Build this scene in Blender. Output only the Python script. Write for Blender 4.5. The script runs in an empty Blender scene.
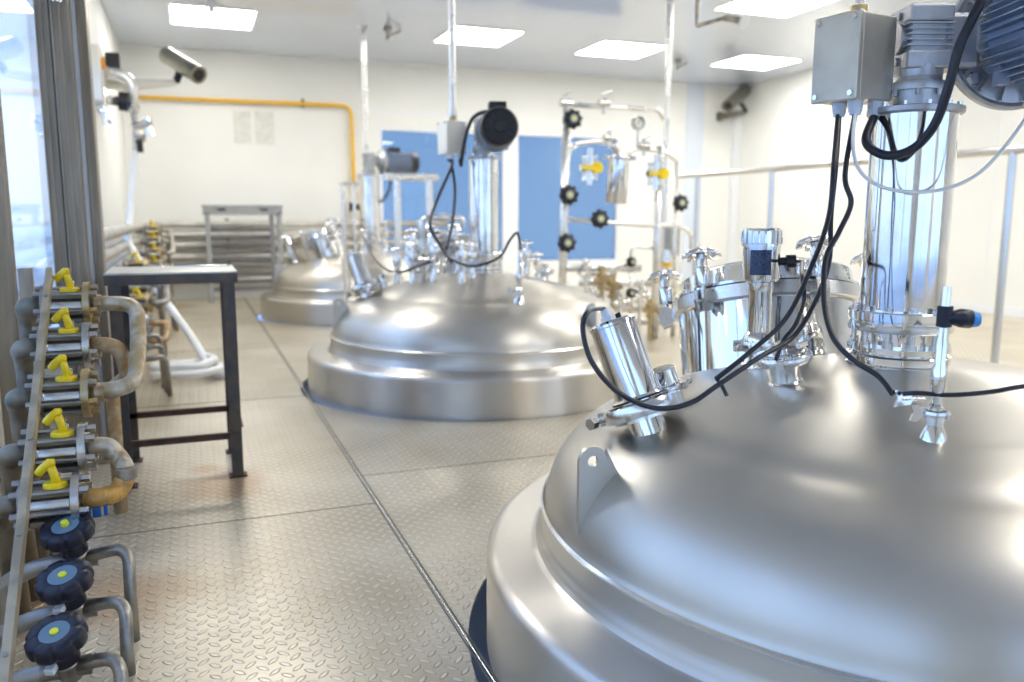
import bpy, bmesh, math, random
from mathutils import Vector, Matrix, Euler
random.seed(7)
V = Vector
PI = math.pi
C = bpy.context.scene.collection

# ------------------------------------------------------------------ camera (metres, Z up; Y runs to the back wall)
FPX, YAW, PITCH, ROLL, CH = 826.03, 0.368085, 0.151239, 0.0018, 1.15
_f = V((math.sin(YAW)*math.cos(PITCH), math.cos(YAW)*math.cos(PITCH), -math.sin(PITCH)))
_r = V((math.cos(YAW), -math.sin(YAW), 0)); _u = _r.cross(_f)
RT = _r*math.cos(ROLL) + _u*math.sin(ROLL); UP = _u*math.cos(ROLL) - _r*math.sin(ROLL); FW = _f
CAM = V((0, 0, CH))
def ray(x, y): return RT*((x-512)/FPX) - UP*((y-341)/FPX) + FW
def P(x, y, X=None, Y=None, z=None, d=None):
    """measured point of the photograph at a known wall, floor or depth"""
    v = ray(x, y)
    if X is not None: k = X/v.x
    elif Y is not None: k = Y/v.y
    elif z is not None: k = (z-CH)/v.z
    else: k = d
    return CAM + v*k

# ------------------------------------------------------------------ materials
def nt(name):
    m = bpy.data.materials.new(name); m.use_nodes = True
    t = m.node_tree; b = t.nodes['Principled BSDF']
    return m, t, b
def pbr(name, col, rough=.5, metal=0., noise=0., nscale=8., bump=0., bscale=60., rvar=0., col2=None, aniso=0., stretch=None, spec=None, emit=None, coat=0.):
    m, t, b = nt(name); N = t.nodes; L = t.links
    b.inputs['Base Color'].default_value = (*col, 1); b.inputs['Roughness'].default_value = rough; b.inputs['Metallic'].default_value = metal
    if spec is not None: b.inputs['Specular IOR Level'].default_value = spec
    if coat: b.inputs['Coat Weight'].default_value = coat
    tc = N.new('ShaderNodeTexCoord'); mp = N.new('ShaderNodeMapping'); L.new(tc.outputs['Object'], mp.inputs[0])
    if stretch: mp.inputs['Scale'].default_value = stretch
    if noise or col2:
        n = N.new('ShaderNodeTexNoise'); n.inputs['Scale'].default_value = nscale; n.inputs['Detail'].default_value = 5
        L.new(mp.outputs[0], n.inputs[0])
        mx = N.new('ShaderNodeMix'); mx.data_type = 'RGBA'
        c2 = col2 if col2 else tuple(c*(1-noise) for c in col)
        mx.inputs['A'].default_value = (*col, 1); mx.inputs['B'].default_value = (*c2, 1)
        rp = N.new('ShaderNodeMapRange'); rp.inputs['From Min'].default_value = .4; rp.inputs['From Max'].default_value = .65
        L.new(n.outputs['Fac'], rp.inputs['Value']); L.new(rp.outputs[0], mx.inputs['Factor']); L.new(mx.outputs['Result'], b.inputs['Base Color'])
    if rvar:
        n = N.new('ShaderNodeTexNoise'); n.inputs['Scale'].default_value = nscale*.6; n.inputs['Detail'].default_value = 6
        L.new(mp.outputs[0], n.inputs[0]); r = N.new('ShaderNodeMapRange')
        r.inputs['To Min'].default_value = max(.02, rough-rvar); r.inputs['To Max'].default_value = rough+rvar
        L.new(n.outputs['Fac'], r.inputs['Value']); L.new(r.outputs[0], b.inputs['Roughness'])
    if bump:
        n = N.new('ShaderNodeTexNoise'); n.inputs['Scale'].default_value = bscale; n.inputs['Detail'].default_value = 4
        L.new(mp.outputs[0], n.inputs[0]); bp = N.new('ShaderNodeBump'); bp.inputs['Strength'].default_value = bump; bp.inputs['Distance'].default_value = .004
        L.new(n.outputs['Fac'], bp.inputs['Height']); L.new(bp.outputs[0], b.inputs['Normal'])
    if aniso:
        b.inputs['Anisotropic'].default_value = aniso; b.inputs['Anisotropic Rotation'].default_value = .25
        tg = N.new('ShaderNodeTangent'); tg.direction_type = 'RADIAL'; tg.axis = 'Z'; L.new(tg.outputs[0], b.inputs['Tangent'])
    if emit: b.inputs['Emission Color'].default_value = (*emit[0], 1); b.inputs['Emission Strength'].default_value = emit[1]
    return m
M = {}
M['dome'] = pbr('brushed_dome_steel', (.58,.55,.49), .38, 1., rvar=.03, nscale=3, aniso=.6)
M['skirt'] = pbr('brushed_skirt_steel', (.62,.59,.54), .36, 1., rvar=.03, nscale=3, aniso=.92)
M['chrome'] = pbr('polished_steel', (.80,.79,.77), .07, 1., rvar=.03, nscale=12)
M['steel'] = pbr('satin_steel', (.72,.71,.69), .22, 1., rvar=.08, nscale=12)
M['column'] = pbr('column_steel', (.80,.78,.76), .10, 1., rvar=.05, nscale=7, col2=(.62,.59,.56))
M['boxsteel'] = pbr('box_steel', (.62,.58,.49), .38, .85, rvar=.08, nscale=9, noise=.15)
M['oldsteel'] = pbr('weathered_steel', (.40,.37,.32), .40, .85, noise=.45, nscale=14, bump=.3)
M['cylsteel'] = pbr('machined_steel', (.62,.60,.56), .25, 1., rvar=.08)
M['greypaint'] = pbr('grey_pipe', (.42,.41,.38), .45, .6, noise=.3, nscale=10, bump=.15)
M['oldpaint'] = pbr('dull_grey_brown_pipe', (.24,.20,.14), .5, .5, noise=.4, nscale=12, bump=.25)
M['palegrey'] = pbr('pale_grey_pipe', (.56,.54,.49), .42, .5, noise=.25, nscale=6)
M['palepipe'] = pbr('pale_steel_pipe', (.80,.79,.75), .28, .75, rvar=.08)
M['brass'] = pbr('tarnished_brass', (.55,.40,.18), .35, .9, col2=(.42,.38,.30), nscale=22, bump=.3)
M['rust'] = pbr('rusty_pipe', (.42,.24,.09), .55, .35, col2=(.50,.42,.28), nscale=28, bump=.8, bscale=90)
M['golden'] = pbr('golden_brown_wrap', (.52,.30,.07), .45, .4, col2=(.40,.24,.08), nscale=30, bump=.9, bscale=80)
M['tape'] = pbr('peeling_insulated_pipe', (.38,.28,.14), .42, .5, col2=(.55,.50,.40), nscale=20, bump=.8, bscale=70)
M['yellow'] = pbr('yellow_plastic', (.90,.66,.01), .38, 0, noise=.15, nscale=30)
M['gasyellow'] = pbr('yellow_paint', (.85,.50,.04), .4)
M['navy'] = pbr('navy_plastic', (.006,.008,.022), .45, 0, rvar=.1, nscale=30)
M['black'] = pbr('black_plastic', (.012,.012,.014), .38)
M['cable'] = pbr('black_cable', (.014,.015,.024), .33)
M['whitecable'] = pbr('white_cable', (.82,.82,.80), .4)
M['label'] = pbr('blue_label', (.12,.21,.30), .45)
M['yellowdot'] = pbr('yellow_dot', (.75,.78,.03), .5)
M['gland'] = pbr('light_grey_plastic', (.68,.74,.82), .4)
M['blue'] = pbr('blue_plastic', (.01,.09,.30), .35)
M['bluecap'] = pbr('bright_blue_plastic', (.02,.25,.62), .4)
M['vessel'] = pbr('blue_vessel_coating', (.015,.10,.36), .3)
M['motor'] = pbr('blue_grey_motor_paint', (.34,.41,.54), .42, .25, noise=.15, nscale=14)
M['motorsteel'] = pbr('cast_aluminium', (.52,.53,.55), .38, .8, noise=.2, nscale=18, bump=.2)
M['darkframe'] = pbr('dark_painted_steel', (.06,.058,.058), .42, .3, col2=(.11,.08,.06), nscale=16, bump=.2)
M['rustframe'] = pbr('rusted_steel_bar', (.10,.050,.032), .6, .3, col2=(.05,.035,.03), nscale=25, bump=.4)
M['tabletop'] = pbr('worn_table_steel', (.56,.56,.50), .30, .75, noise=.25, nscale=9, bump=.1)
M['post'] = pbr('weathered_post_steel', (.40,.34,.26), .42, .7, noise=.3, nscale=6, bump=.15, stretch=(4,4,.4))
M['flatbar'] = pbr('flat_bar_steel', (.52,.44,.31), .42, .7, noise=.35, nscale=12, bump=.2)
M['wall'] = pbr('white_wall_panel', (.83,.83,.79), .5, 0, noise=.03, nscale=1.5)
M['ceil'] = pbr('glossy_ceiling_panel', (.66,.73,.86), .14, 0, noise=.05, nscale=.8, coat=.25, spec=.7)
M['frame'] = pbr('white_window_frame', (.80,.82,.84), .4)
M['lamp'] = pbr('lamp_diffuser', (.9,.9,.9), .5, emit=((1.,.97,.92), 14.5))
M['lampframe'] = pbr('lamp_frame', (.8,.8,.8), .5)
M['paper'] = pbr('paper_sheet', (.74,.74,.68), .6, 0, noise=.12, nscale=18)
M['hose'] = pbr('milky_hose', (.86,.86,.82), .35, 0, noise=.05)
M['cream'] = pbr('cream_box', (.80,.78,.70), .4)
M['seal'] = pbr('seam_sealant', (.15,.13,.10), .6)
M['pit'] = pbr('pit_concrete', (.05,.05,.055), .9)
M['orange'] = pbr('orange_button', (.9,.35,.02), .4)
M['display'] = pbr('dark_blue_label', (.012,.02,.06), .25, 0, col2=(.05,.08,.16), nscale=160, stretch=(1,1,4))
M['camera'] = pbr('camera_housing', (.27,.26,.22), .36, .9, noise=.2)
M['rackgrey'] = pbr('grey_rack_paint', (.40,.41,.41), .45, .3, noise=.2)
M['slat'] = pbr('grey_slat_paint', (.27,.28,.30), .45, .4, noise=.2)
M['ground'] = pbr('outside_ground', (.5,.52,.55), .9)

def glass_mat(name, tint, refl=.07, rough=.02, haze=0.):
    m = bpy.data.materials.new(name); m.use_nodes = True; t = m.node_tree; N = t.nodes; L = t.links
    N.clear(); o = N.new('ShaderNodeOutputMaterial'); mx = N.new('ShaderNodeMixShader')
    fr = N.new('ShaderNodeFresnel'); fr.inputs[0].default_value = 1.5
    ge = N.new('ShaderNodeNewGeometry'); im = N.new('ShaderNodeMix'); im.inputs['A'].default_value = 1.5; im.inputs['B'].default_value = 1/1.5
    L.new(ge.outputs['Backfacing'], im.inputs['Factor']); L.new(im.outputs[0], fr.inputs[0])
    tr = N.new('ShaderNodeBsdfTransparent'); tr.inputs[0].default_value = (*tint, 1)
    g = N.new('ShaderNodeBsdfGlossy'); g.inputs['Roughness'].default_value = rough; g.inputs[0].default_value = (.95,.97,1,1)
    src = tr.outputs[0]
    if haze:
        df = N.new('ShaderNodeBsdfTranslucent'); df.inputs[0].default_value = (*tint, 1)
        m2 = N.new('ShaderNodeMixShader'); m2.inputs[0].default_value = haze
        L.new(tr.outputs[0], m2.inputs[1]); L.new(df.outputs[0], m2.inputs[2]); src = m2.outputs[0]
    L.new(fr.outputs[0], mx.inputs[0]); L.new(src, mx.inputs[1]); L.new(g.outputs[0], mx.inputs[2]); L.new(mx.outputs[0], o.inputs[0])
    return m
M['glass'] = glass_mat('window_glass', (.93,.97,1.))
M['blueglass'] = glass_mat('blue_tinted_glass', (.43,.50,.55), haze=.15)

def floor_mat():
    m, t, b = nt('diamond_plate_steel'); N = t.nodes; L = t.links
    tc = N.new('ShaderNodeTexCoord'); sp = N.new('ShaderNodeSeparateXYZ'); L.new(tc.outputs['Object'], sp.inputs[0])
    def mth(op, a, b_=None, c=None):
        n = N.new('ShaderNodeMath'); n.operation = op
        for i, q in enumerate((a, b_, c)):
            if q is None: continue
            if isinstance(q, (int, float)): n.inputs[i].default_value = q
            else: L.new(q, n.inputs[i])
        return n.outputs[0]
    S = .040
    u = mth('DIVIDE', mth('ADD', sp.outputs[0], sp.outputs[1]), S*1.41421); v = mth('DIVIDE', mth('SUBTRACT', sp.outputs[1], sp.outputs[0]), S*1.41421)
    fu = mth('FLOOR', u); fv = mth('FLOOR', v)
    par = mth('MODULO', mth('ADD', mth('ADD', fu, fv), 2000.), 2.)
    lu = mth('SUBTRACT', mth('SUBTRACT', u, fu), .5); lv = mth('SUBTRACT', mth('SUBTRACT', v, fv), .5); ip = mth('SUBTRACT', 1., par)
    a = mth('ADD', mth('MULTIPLY', lu, par), mth('MULTIPLY', lv, ip)); c = mth('ADD', mth('MULTIPLY', lv, par), mth('MULTIPLY', lu, ip))
    # lens = two arcs: |c| < w*(1-(a/l)^2)
    q = mth('DIVIDE', a, .55); env = mth('MULTIPLY', mth('SUBTRACT', 1., mth('MULTIPLY', q, q)), .20)
    h = mth('SUBTRACT', env, mth('ABSOLUTE', c))
    mr = N.new('ShaderNodeMapRange'); mr.interpolation_type = 'SMOOTHSTEP'; L.new(h, mr.inputs['Value'])
    mr.inputs['From Min'].default_value = -.02; mr.inputs['From Max'].default_value = .09
    # worn metal
    n1 = N.new('ShaderNodeTexNoise'); n1.inputs['Scale'].default_value = 1.6; n1.inputs['Detail'].default_value = 7; L.new(tc.outputs['Object'], n1.inputs[0])
    n2 = N.new('ShaderNodeTexNoise'); n2.inputs['Scale'].default_value = 90; n2.inputs['Detail'].default_value = 4; L.new(tc.outputs['Object'], n2.inputs[0])
    cr = N.new('ShaderNodeValToRGB'); L.new(n1.outputs['Fac'], cr.inputs[0])
    cr.color_ramp.elements[0].position = .3; cr.color_ramp.elements[0].color = (.45,.38,.26,1)
    cr.color_ramp.elements[1].position = .7; cr.color_ramp.elements[1].color = (.68,.62,.50,1)
    # lens tops mixed towards a lighter tone
    mx = N.new('ShaderNodeMix'); mx.data_type = 'RGBA'; mx.inputs['B'].default_value = (.86,.79,.66,1)
    L.new(cr.outputs[0], mx.inputs['A']); L.new(mth('MULTIPLY', mr.outputs[0], .55), mx.inputs['Factor'])
    # rust stains by the table feet
    base = mx.outputs['Result']
    for (sx, sy, rr) in ((.10,3.66,.20), (.0,3.9,.12), (-.38,2.6,.30), (-.30,1.75,.3), (-.4,11.2,.5)):
        d = N.new('ShaderNodeVectorMath'); d.operation = 'DISTANCE'; L.new(tc.outputs['Object'], d.inputs[0]); d.inputs[1].default_value = (sx, sy, 0)
        k = mth('ADD', mth('DIVIDE', d.outputs['Value'], rr), mth('MULTIPLY', mth('SUBTRACT', n1.outputs['Fac'], .5), 2.2))
        r2 = N.new('ShaderNodeMapRange'); L.new(k, r2.inputs['Value']); r2.inputs['From Min'].default_value = .5; r2.inputs['From Max'].default_value = 1.05
        r2.inputs['To Min'].default_value = .55; r2.inputs['To Max'].default_value = 0.
        mm = N.new('ShaderNodeMix'); mm.data_type = 'RGBA'; mm.inputs['B'].default_value = (.42,.24,.10,1)
        L.new(base, mm.inputs['A']); L.new(r2.outputs[0], mm.inputs['Factor']); base = mm.outputs['Result']
    L.new(base, b.inputs['Base Color'])
    b.inputs['Metallic'].default_value = .50
    rr = N.new('ShaderNodeMapRange'); L.new(n1.outputs['Fac'], rr.inputs['Value']); rr.inputs['To Min'].default_value = .25; rr.inputs['To Max'].default_value = .40
    L.new(rr.outputs[0], b.inputs['Roughness'])
    bp = N.new('ShaderNodeBump'); bp.inputs['Strength'].default_value = 1.; bp.inputs['Distance'].default_value = .006
    L.new(mth('ADD', mr.outputs[0], mth('MULTIPLY', n2.outputs['Fac'], .10)), bp.inputs['Height']); L.new(bp.outputs[0], b.inputs['Normal'])
    return m
M['floor'] = floor_mat()

# ------------------------------------------------------------------ mesh builder
def basis(axis):
    a = V(axis).normalized(); t = V((0,0,1)) if abs(a.z) < .95 else V((1,0,0))
    x = t.cross(a).normalized(); return x, a.cross(x).normalized(), a
def wmat(o):
    m = o.matrix_basis.copy()
    while o.parent: o = o.parent; m = o.matrix_basis @ m
    return m
class MB:
    def __init__(s): s.v = []; s.f = []; s.smooth = []
    def add(s, vs, fs, sm=True):
        n = len(s.v); s.v += [V(v) for v in vs]; s.f += [tuple(i+n for i in f) for f in fs]; s.smooth += [sm]*len(fs); return s
    def box(s, c, size, rot=None, bev=.0):
        c = V(c); sx, sy, sz = (q/2 for q in size); R = rot if rot is not None else Matrix.Identity(3)
        if bev <= 0:
            vs = [c + R @ V((i*sx, j*sy, k*sz)) for i in (-1,1) for j in (-1,1) for k in (-1,1)]
            return s.add(vs, [(0,1,3,2),(4,6,7,5),(0,4,5,1),(2,3,7,6),(0,2,6,4),(1,5,7,3)], False)
        bm = bmesh.new(); bmesh.ops.create_cube(bm, size=1); bmesh.ops.scale(bm, vec=size, verts=bm.verts)
        bmesh.ops.bevel(bm, geom=bm.edges[:], offset=bev, segments=2, affect='EDGES', profile=.6)
        bm.verts.index_update(); vs = [c + R @ v.co for v in bm.verts]; fs = [tuple(v.index for v in f.verts) for f in bm.faces]; bm.free()
        return s.add(vs, fs, False)
    def lathe(s, prof, o=(0,0,0), axis=(0,0,1), seg=32, sm=True, phase=0.):
        """prof: list of (radius, height) along axis; sharp corners get doubled rings"""
        x, y, a = basis(axis); o = V(o); pr = []
        for i, p in enumerate(prof):
            pr.append(p)
            if 0 < i < len(prof)-1:
                d1 = V((p[0]-prof[i-1][0], p[1]-prof[i-1][1])); d2 = V((prof[i+1][0]-p[0], prof[i+1][1]-p[1]))
                if d1.length > 1e-9 and d2.length > 1e-9 and d1.angle(d2) > .6: pr.append(p); 
        rings = []; vs = []
        for r, h in pr:
            if r < 1e-6: rings.append([len(vs)]); vs.append(o + a*h)
            else:
                rings.append(list(range(len(vs), len(vs)+seg)))
                vs += [o + a*h + (x*math.cos(2*PI*(k/seg)+phase) + y*math.sin(2*PI*(k/seg)+phase))*r for k in range(seg)]
        fs = []
        for i in range(len(rings)-1):
            A, B = rings[i], rings[i+1]
            if pr[i] == pr[i+1]: continue
            for k in range(seg):
                k2 = (k+1) % seg
                if len(A) == 1 and len(B) == 1: continue
                if len(A) == 1: fs.append((A[0], B[k2], B[k])[::-1])
                elif len(B) == 1: fs.append((A[k], A[k2], B[0]))
                else: fs.append((A[k], A[k2], B[k2], B[k]))
        return s.add(vs, fs, sm)
    def cyl(s, p0, p1, r, r1=None, seg=20, sm=True):
        p0, p1 = V(p0), V(p1); L = (p1-p0).length; r1 = r if r1 is None else r1
        return s.lathe([(0,0),(r,0),(r1,L),(0,L)], p0, p1-p0, seg, sm)
    def ring(s, o, axis, r_in, r_out, h, seg=32):
        return s.lathe([(r_in,0),(r_out,0),(r_out,h),(r_in,h),(r_in,0)], o, axis, seg)
    def hexnut(s, o, axis, r, h):
        return s.lathe([(0,0),(r,0),(r,h),(0,h)], o, axis, 6, False)
    def tube(s, pts, r, seg=10, cap=True):
        pts = [V(p) for p in pts]; n = len(pts); vs = []; fs = []
        t = (pts[1]-pts[0]).normalized(); x, y, _ = basis(t); prev = t
        for i, p in enumerate(pts):
            if i == 0: t = (pts[1]-pts[0])
            elif i == n-1: t = (pts[-1]-pts[-2])
            else: t = (pts[i+1]-p).normalized() + (p-pts[i-1]).normalized()
            t.normalize(); q = prev.rotation_difference(t); x = q @ x; y = q @ y; prev = t
            rr = r[i] if isinstance(r, (list, tuple)) else r
            vs += [p + (x*math.cos(2*PI*k/seg) + y*math.sin(2*PI*k/seg))*rr for k in range(seg)]
        for i in range(n-1):
            for k in range(seg):
                k2 = (k+1) % seg; fs.append((i*seg+k, i*seg+k2, (i+1)*seg+k2, (i+1)*seg+k))
        if cap: fs.append(tuple(range(seg))[::-1]); fs.append(tuple((n-1)*seg+k for k in range(seg)))
        return s.add(vs, fs)
    def pipe(s, pts, r, bend=None, seg=14):
        return s.tube(fillet(pts, bend if bend is not None else r*2.6), r, seg)
    def prism(s, poly, o, x, y, depth):
        """poly 2-D outline in plane (o, x, y), extruded by vector depth"""
        o, x, y, dp = V(o), V(x), V(y), V(depth); n = len(poly)
        a = [o + x*p[0] + y*p[1] for p in poly]; b = [q + dp for q in a]
        return s.add(a+b, [tuple(range(n))[::-1], tuple(range(n, 2*n))] + [(i, (i+1) % n, n+(i+1) % n, n+i) for i in range(n)], False)
    def build(s, name, mat, parent=None, world=False, kind=None, label=None):
        me = bpy.data.meshes.new(name); vs = s.v
        if world and parent is not None:
            inv = wmat(parent).inverted(); vs = [inv @ v for v in vs]
        me.from_pydata([tuple(v) for v in vs], [], s.f)
        bm = bmesh.new(); bm.from_mesh(me); bmesh.ops.recalc_face_normals(bm, faces=bm.faces); bm.to_mesh(me); bm.free()
        me.polygons.foreach_set('use_smooth', s.smooth if len(s.smooth) == len(me.polygons) else [True]*len(me.polygons))
        me.materials.append(M[mat] if isinstance(mat, str) else mat)
        o = bpy.data.objects.new(name, me); C.objects.link(o)
        if parent is not None: o.parent = parent
        if kind: o['kind'] = kind
        if label: o['label'] = label
        return o
def fillet(pts, rad, n=7):
    pts = [V(p) for p in pts]; out = [pts[0]]
    for i in range(1, len(pts)-1):
        a, b, c = pts[i-1], pts[i], pts[i+1]; d1 = (a-b); d2 = (c-b)
        r = min(rad, d1.length*.49, d2.length*.49); p0 = b + d1.normalized()*r; p1 = b + d2.normalized()*r
        for k in range(n+1):
            u = k/n; out.append(p0*(1-u)**2 + b*2*u*(1-u) + p1*u*u)
    out.append(pts[-1]); return out
def spline(pts, n=8):
    pts = [V(p) for p in pts]; q = [pts[0]*2-pts[1]] + pts + [pts[-1]*2-pts[-2]]; out = []
    for i in range(1, len(q)-2):
        a, b, c, d = q[i-1:i+3]
        for k in range(n):
            t = k/n; out.append(.5*((2*b) + (c-a)*t + (2*a-5*b+4*c-d)*t*t + (3*b-a-3*c+d)*t**3))
    out.append(pts[-1]); return out
def tag(o, label, cat, group=None):
    o['label'] = label; o['category'] = cat
    if group: o['group'] = group
    return o
def thing(name, label, cat, loc=(0,0,0), rot=None, group=None, axis=None):
    o = bpy.data.objects.new(name, None); C.objects.link(o); o.empty_display_size = .05
    m = Matrix.Translation(V(loc))
    if axis is not None:
        q = V((0,0,1)).rotation_difference(V(axis).normalized()); m = m @ q.to_matrix().to_4x4()
    if rot is not None: m = m @ Matrix.Rotation(rot, 4, 'Z')
    o.matrix_basis = m; return tag(o, label, cat, group)
def copy_tree(o, off, label=None, parent=None):
    c = o.copy(); C.objects.link(c)
    if parent is not None: c.parent = parent
    else:
        c.matrix_basis = Matrix.Translation(V(off)) @ o.matrix_basis
        if label: c['label'] = label
    for ch in list(o.children): copy_tree(ch, off, None, c)
    return c
def struct(mb, name, mat): return mb.build(name, mat, kind='structure')
RX = lambda a: Matrix.Rotation(a, 3, 'X')
RY = lambda a: Matrix.Rotation(a, 3, 'Y')
RZ = lambda a: Matrix.Rotation(a, 3, 'Z')

# ------------------------------------------------------------------ room
XL, XR, YB, YF, ZC = -.74, 8.85, 12.2, -3.0, 3.325
TANKS = [(1.82,1.672), (1.84,5.423), (1.86,9.70)]
HOLE = 1.185
def floor_mesh():
    bm = bmesh.new(); edges = []
    def loop(pts):
        vs = [bm.verts.new(p) for p in pts]
        return [bm.edges.new((vs[i], vs[(i+1) % len(vs)])) for i in range(len(vs))]
    edges += loop([(XL,YF,0),(XR,YF,0),(XR,YB,0),(XL,YB,0)])
    for tx, ty in TANKS:
        edges += loop([(tx-.035+HOLE*math.cos(2*PI*k/96), ty+HOLE*math.sin(2*PI*k/96), 0) for k in range(96)])
    bmesh.ops.triangle_fill(bm, edges=edges, use_beauty=True, use_dissolve=False)
    # triangle_fill may cover the holes: drop faces inside them
    for f in list(bm.faces):
        c = f.calc_center_median()
        if any(math.hypot(c.x-tx+.035, c.y-ty) < HOLE*.99 for tx, ty in TANKS): bm.faces.remove(f)
    r = bmesh.ops.extrude_face_region(bm, geom=bm.faces[:])
    for v in r['geom']:
        if isinstance(v, bmesh.types.BMVert): v.co.z -= .012
    bmesh.ops.recalc_face_normals(bm, faces=bm.faces)
    me = bpy.data.meshes.new('floor'); bm.to_mesh(me); bm.free(); me.materials.append(M['floor'])
    o = bpy.data.objects.new('floor', me); C.objects.link(o); o['kind'] = 'structure'
floor_mesh()
mb = MB()                                       # pit under the plates
mb.box(((XL+XR)/2,(YF+YB)/2,-1.05), (XR-XL,YB-YF,.1)); struct(mb, 'floor_pit', 'pit')
# plate seams: two bead lines
seam = MB()
for x0, w in ((.637,.004), (.655,.005)): seam.box((x0, (YF+YB)/2, .0004), (w, YB-YF, .0024))
for y0, x1 in ((3.18,.637), (5.33,.637), (7.45,.637), (9.7,.637)): seam.box(((XL+x1)/2, y0, .0004), (x1-XL, .005, .0022))
seam.box((2.1, 3.55, .0004), (2.9, .004, .0018)); struct(seam, 'trim_1', 'seal')
sh = MB(); sh.tube([(.646, YF+.1+k*.012, .0012+.0006*math.sin(k*2.1)) for k in range(int((YB-YF-.2)/.012))], .0035, 5); struct(sh, 'trim_2', 'steel')
mb = MB(); mb.box(((XL+XR)/2,(YF+YB)/2,ZC+.05), (XR-XL+.4,YB-YF+.4,.1)); struct(mb, 'ceiling', 'ceil')
# back wall with a window opening X 2.64..6.58, z .55..2.41
T = .12
WX0, WX1, WZ0, WZ1 = 2.62, 6.60, .38, 2.42
mb = MB()
mb.box(((XL+WX0)/2, YB+T/2, ZC/2), (WX0-XL, T, ZC)); mb.box(((XR+WX1)/2, YB+T/2, ZC/2), (XR-WX1, T, ZC))
mb.box(((WX0+WX1)/2, YB+T/2, (ZC+WZ1)/2), (WX1-WX0, T, ZC-WZ1)); mb.box(((WX0+WX1)/2, YB+T/2, WZ0/2), (WX1-WX0, T, WZ0))
struct(mb, 'wall_back', 'wall')
def window(n, c, w, h, axis, mull=(), glass='glass', fw=.05):
    """axis 'X': pane lies in a wall that runs along X; 'Y': along Y"""
    root = thing('window_%d' % n, '', '', c); del root['label']; del root['category']; root['kind'] = 'structure'
    fr = MB(); sz = (lambda a, b, t: (a, t, b)) if axis == 'X' else (lambda a, b, t: (t, a, b))
    at = (lambda a, z: (a, 0, z)) if axis == 'X' else (lambda a, z: (0, a, z))
    for s in (-1, 1):
        fr.box(at(s*(w/2-fw/2), 0), sz(fw, h, .09), bev=.004); fr.box(at(0, s*(h/2-fw/2)), sz(w-2*fw, fw, .09), bev=.004)
    for m_, mw in mull: fr.box(at(m_, 0), sz(mw, h-2*fw, .08), bev=.004)
    fr.build('window_frame', 'frame', root, kind='structure')
    g = MB(); g.box((0,0,0), sz(w-fw*1.6, h-fw*1.6, .008)); g.build('window_pane', glass, root, kind='structure')
    return root
xm = P(511,200,Y=YB).x
window(1, ((WX0+WX1)/2, YB+T/2, (WZ0+WZ1)/2), WX1-WX0, WZ1-WZ0, 'X', ((xm-(WX0+WX1)/2, .26),), 'blueglass')
# right wall
mb = MB(); mb.box((XR+T/2, (YF+YB)/2, ZC/2), (T, YB-YF+2*T, ZC)); struct(mb, 'wall_right', 'wall')
# left wall with two tall windows
LW = [(-1.6, 3.35, .42, 1.95), (3.75, 5.95, .42, 3.0), (6.45, 8.4, .42, 2.45)]
def wall_with_openings(fixed, a0, a1, ops, axis, name):
    mb = MB(); cur = a0
    def bx(p0, p1, z0, z1):
        if p1-p0 < 1e-4 or z1-z0 < 1e-4: return
        c = (p0+p1)/2; L_ = p1-p0
        if axis == 'Y': mb.box((fixed, c, (z0+z1)/2), (T, L_, z1-z0))
        else: mb.box((c, fixed, (z0+z1)/2), (L_, T, z1-z0))
    for o in ops:
        bx(cur, o[0], 0, ZC); bx(o[0], o[1], 0, o[2]); bx(o[0], o[1], o[3], ZC); cur = o[1]
    bx(cur, a1, 0, ZC); struct(mb, name, 'wall')
wall_with_openings(XL-T/2, YF-T, YB+T, LW, 'Y', 'wall_left')
for i, (a, b, z0, z1) in enumerate(LW):
    ml = ((-.8,.06),(.8,.06)) if i == 0 else () if i == 1 else ((0.,.05),)
    window(2+i, (XL-T/2+.02, (a+b)/2, (z0+z1)/2), b-a, z1-z0, 'Y', ml, 'glass', .06)
FWN = [(-.2, 3.0, .5, 2.6), (3.6, 7.6, .5, 2.6)]
wall_with_openings(YF-T/2, XL-T, XR+T, FWN, 'X', 'wall_front')
for i, (a, b, z0, z1) in enumerate(FWN): window(5+i, ((a+b)/2, YF-T/2, (z0+z1)/2), b-a, z1-z0, 'X', ((0,.06),), 'glass', .06)
# skirting of the back wall and left wall; panel joints
mb = MB(); mb.box(((XL+XR)/2, YB-.008, .05), (XR-XL, .016, .10)); struct(mb, 'baseboard_back', 'frame')
mb = MB(); mb.box((XR-.008, (YF+YB)/2, .05), (.016, YB-YF-.04, .10)); struct(mb, 'baseboard_right', 'frame')
mb = MB()
for x in (-.05, 1.15, 2.35, 7.1, 8.3): mb.box((x, YB-.001, ZC/2), (.012, .006, ZC-.02))
mb.box((1.9, YB-.002, 2.63), (5.28, .010, .035)); struct(mb, 'trim_3', 'frame')
mb = MB()
for y in (9.6, 7.2, 4.8, 2.4): mb.box((XR-.002, y, ZC/2), (.006, .012, ZC-.02))
struct(mb, 'trim_4', 'frame')
mb = MB(); mb.box((XR-.06, YB-.06, ZC/2), (.12,.12,ZC-.01), bev=.02); struct(mb, 'trim_5', 'frame')
mb = MB(); x0 = P(692,200,Y=YB).x; mb.box((x0, YB-.012, ZC/2), (.34,.024,ZC-.02), bev=.004)  # pale strip painted in for a bluish door reflection near the corner
struct(mb, 'reflection_strip', 'gland')

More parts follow.
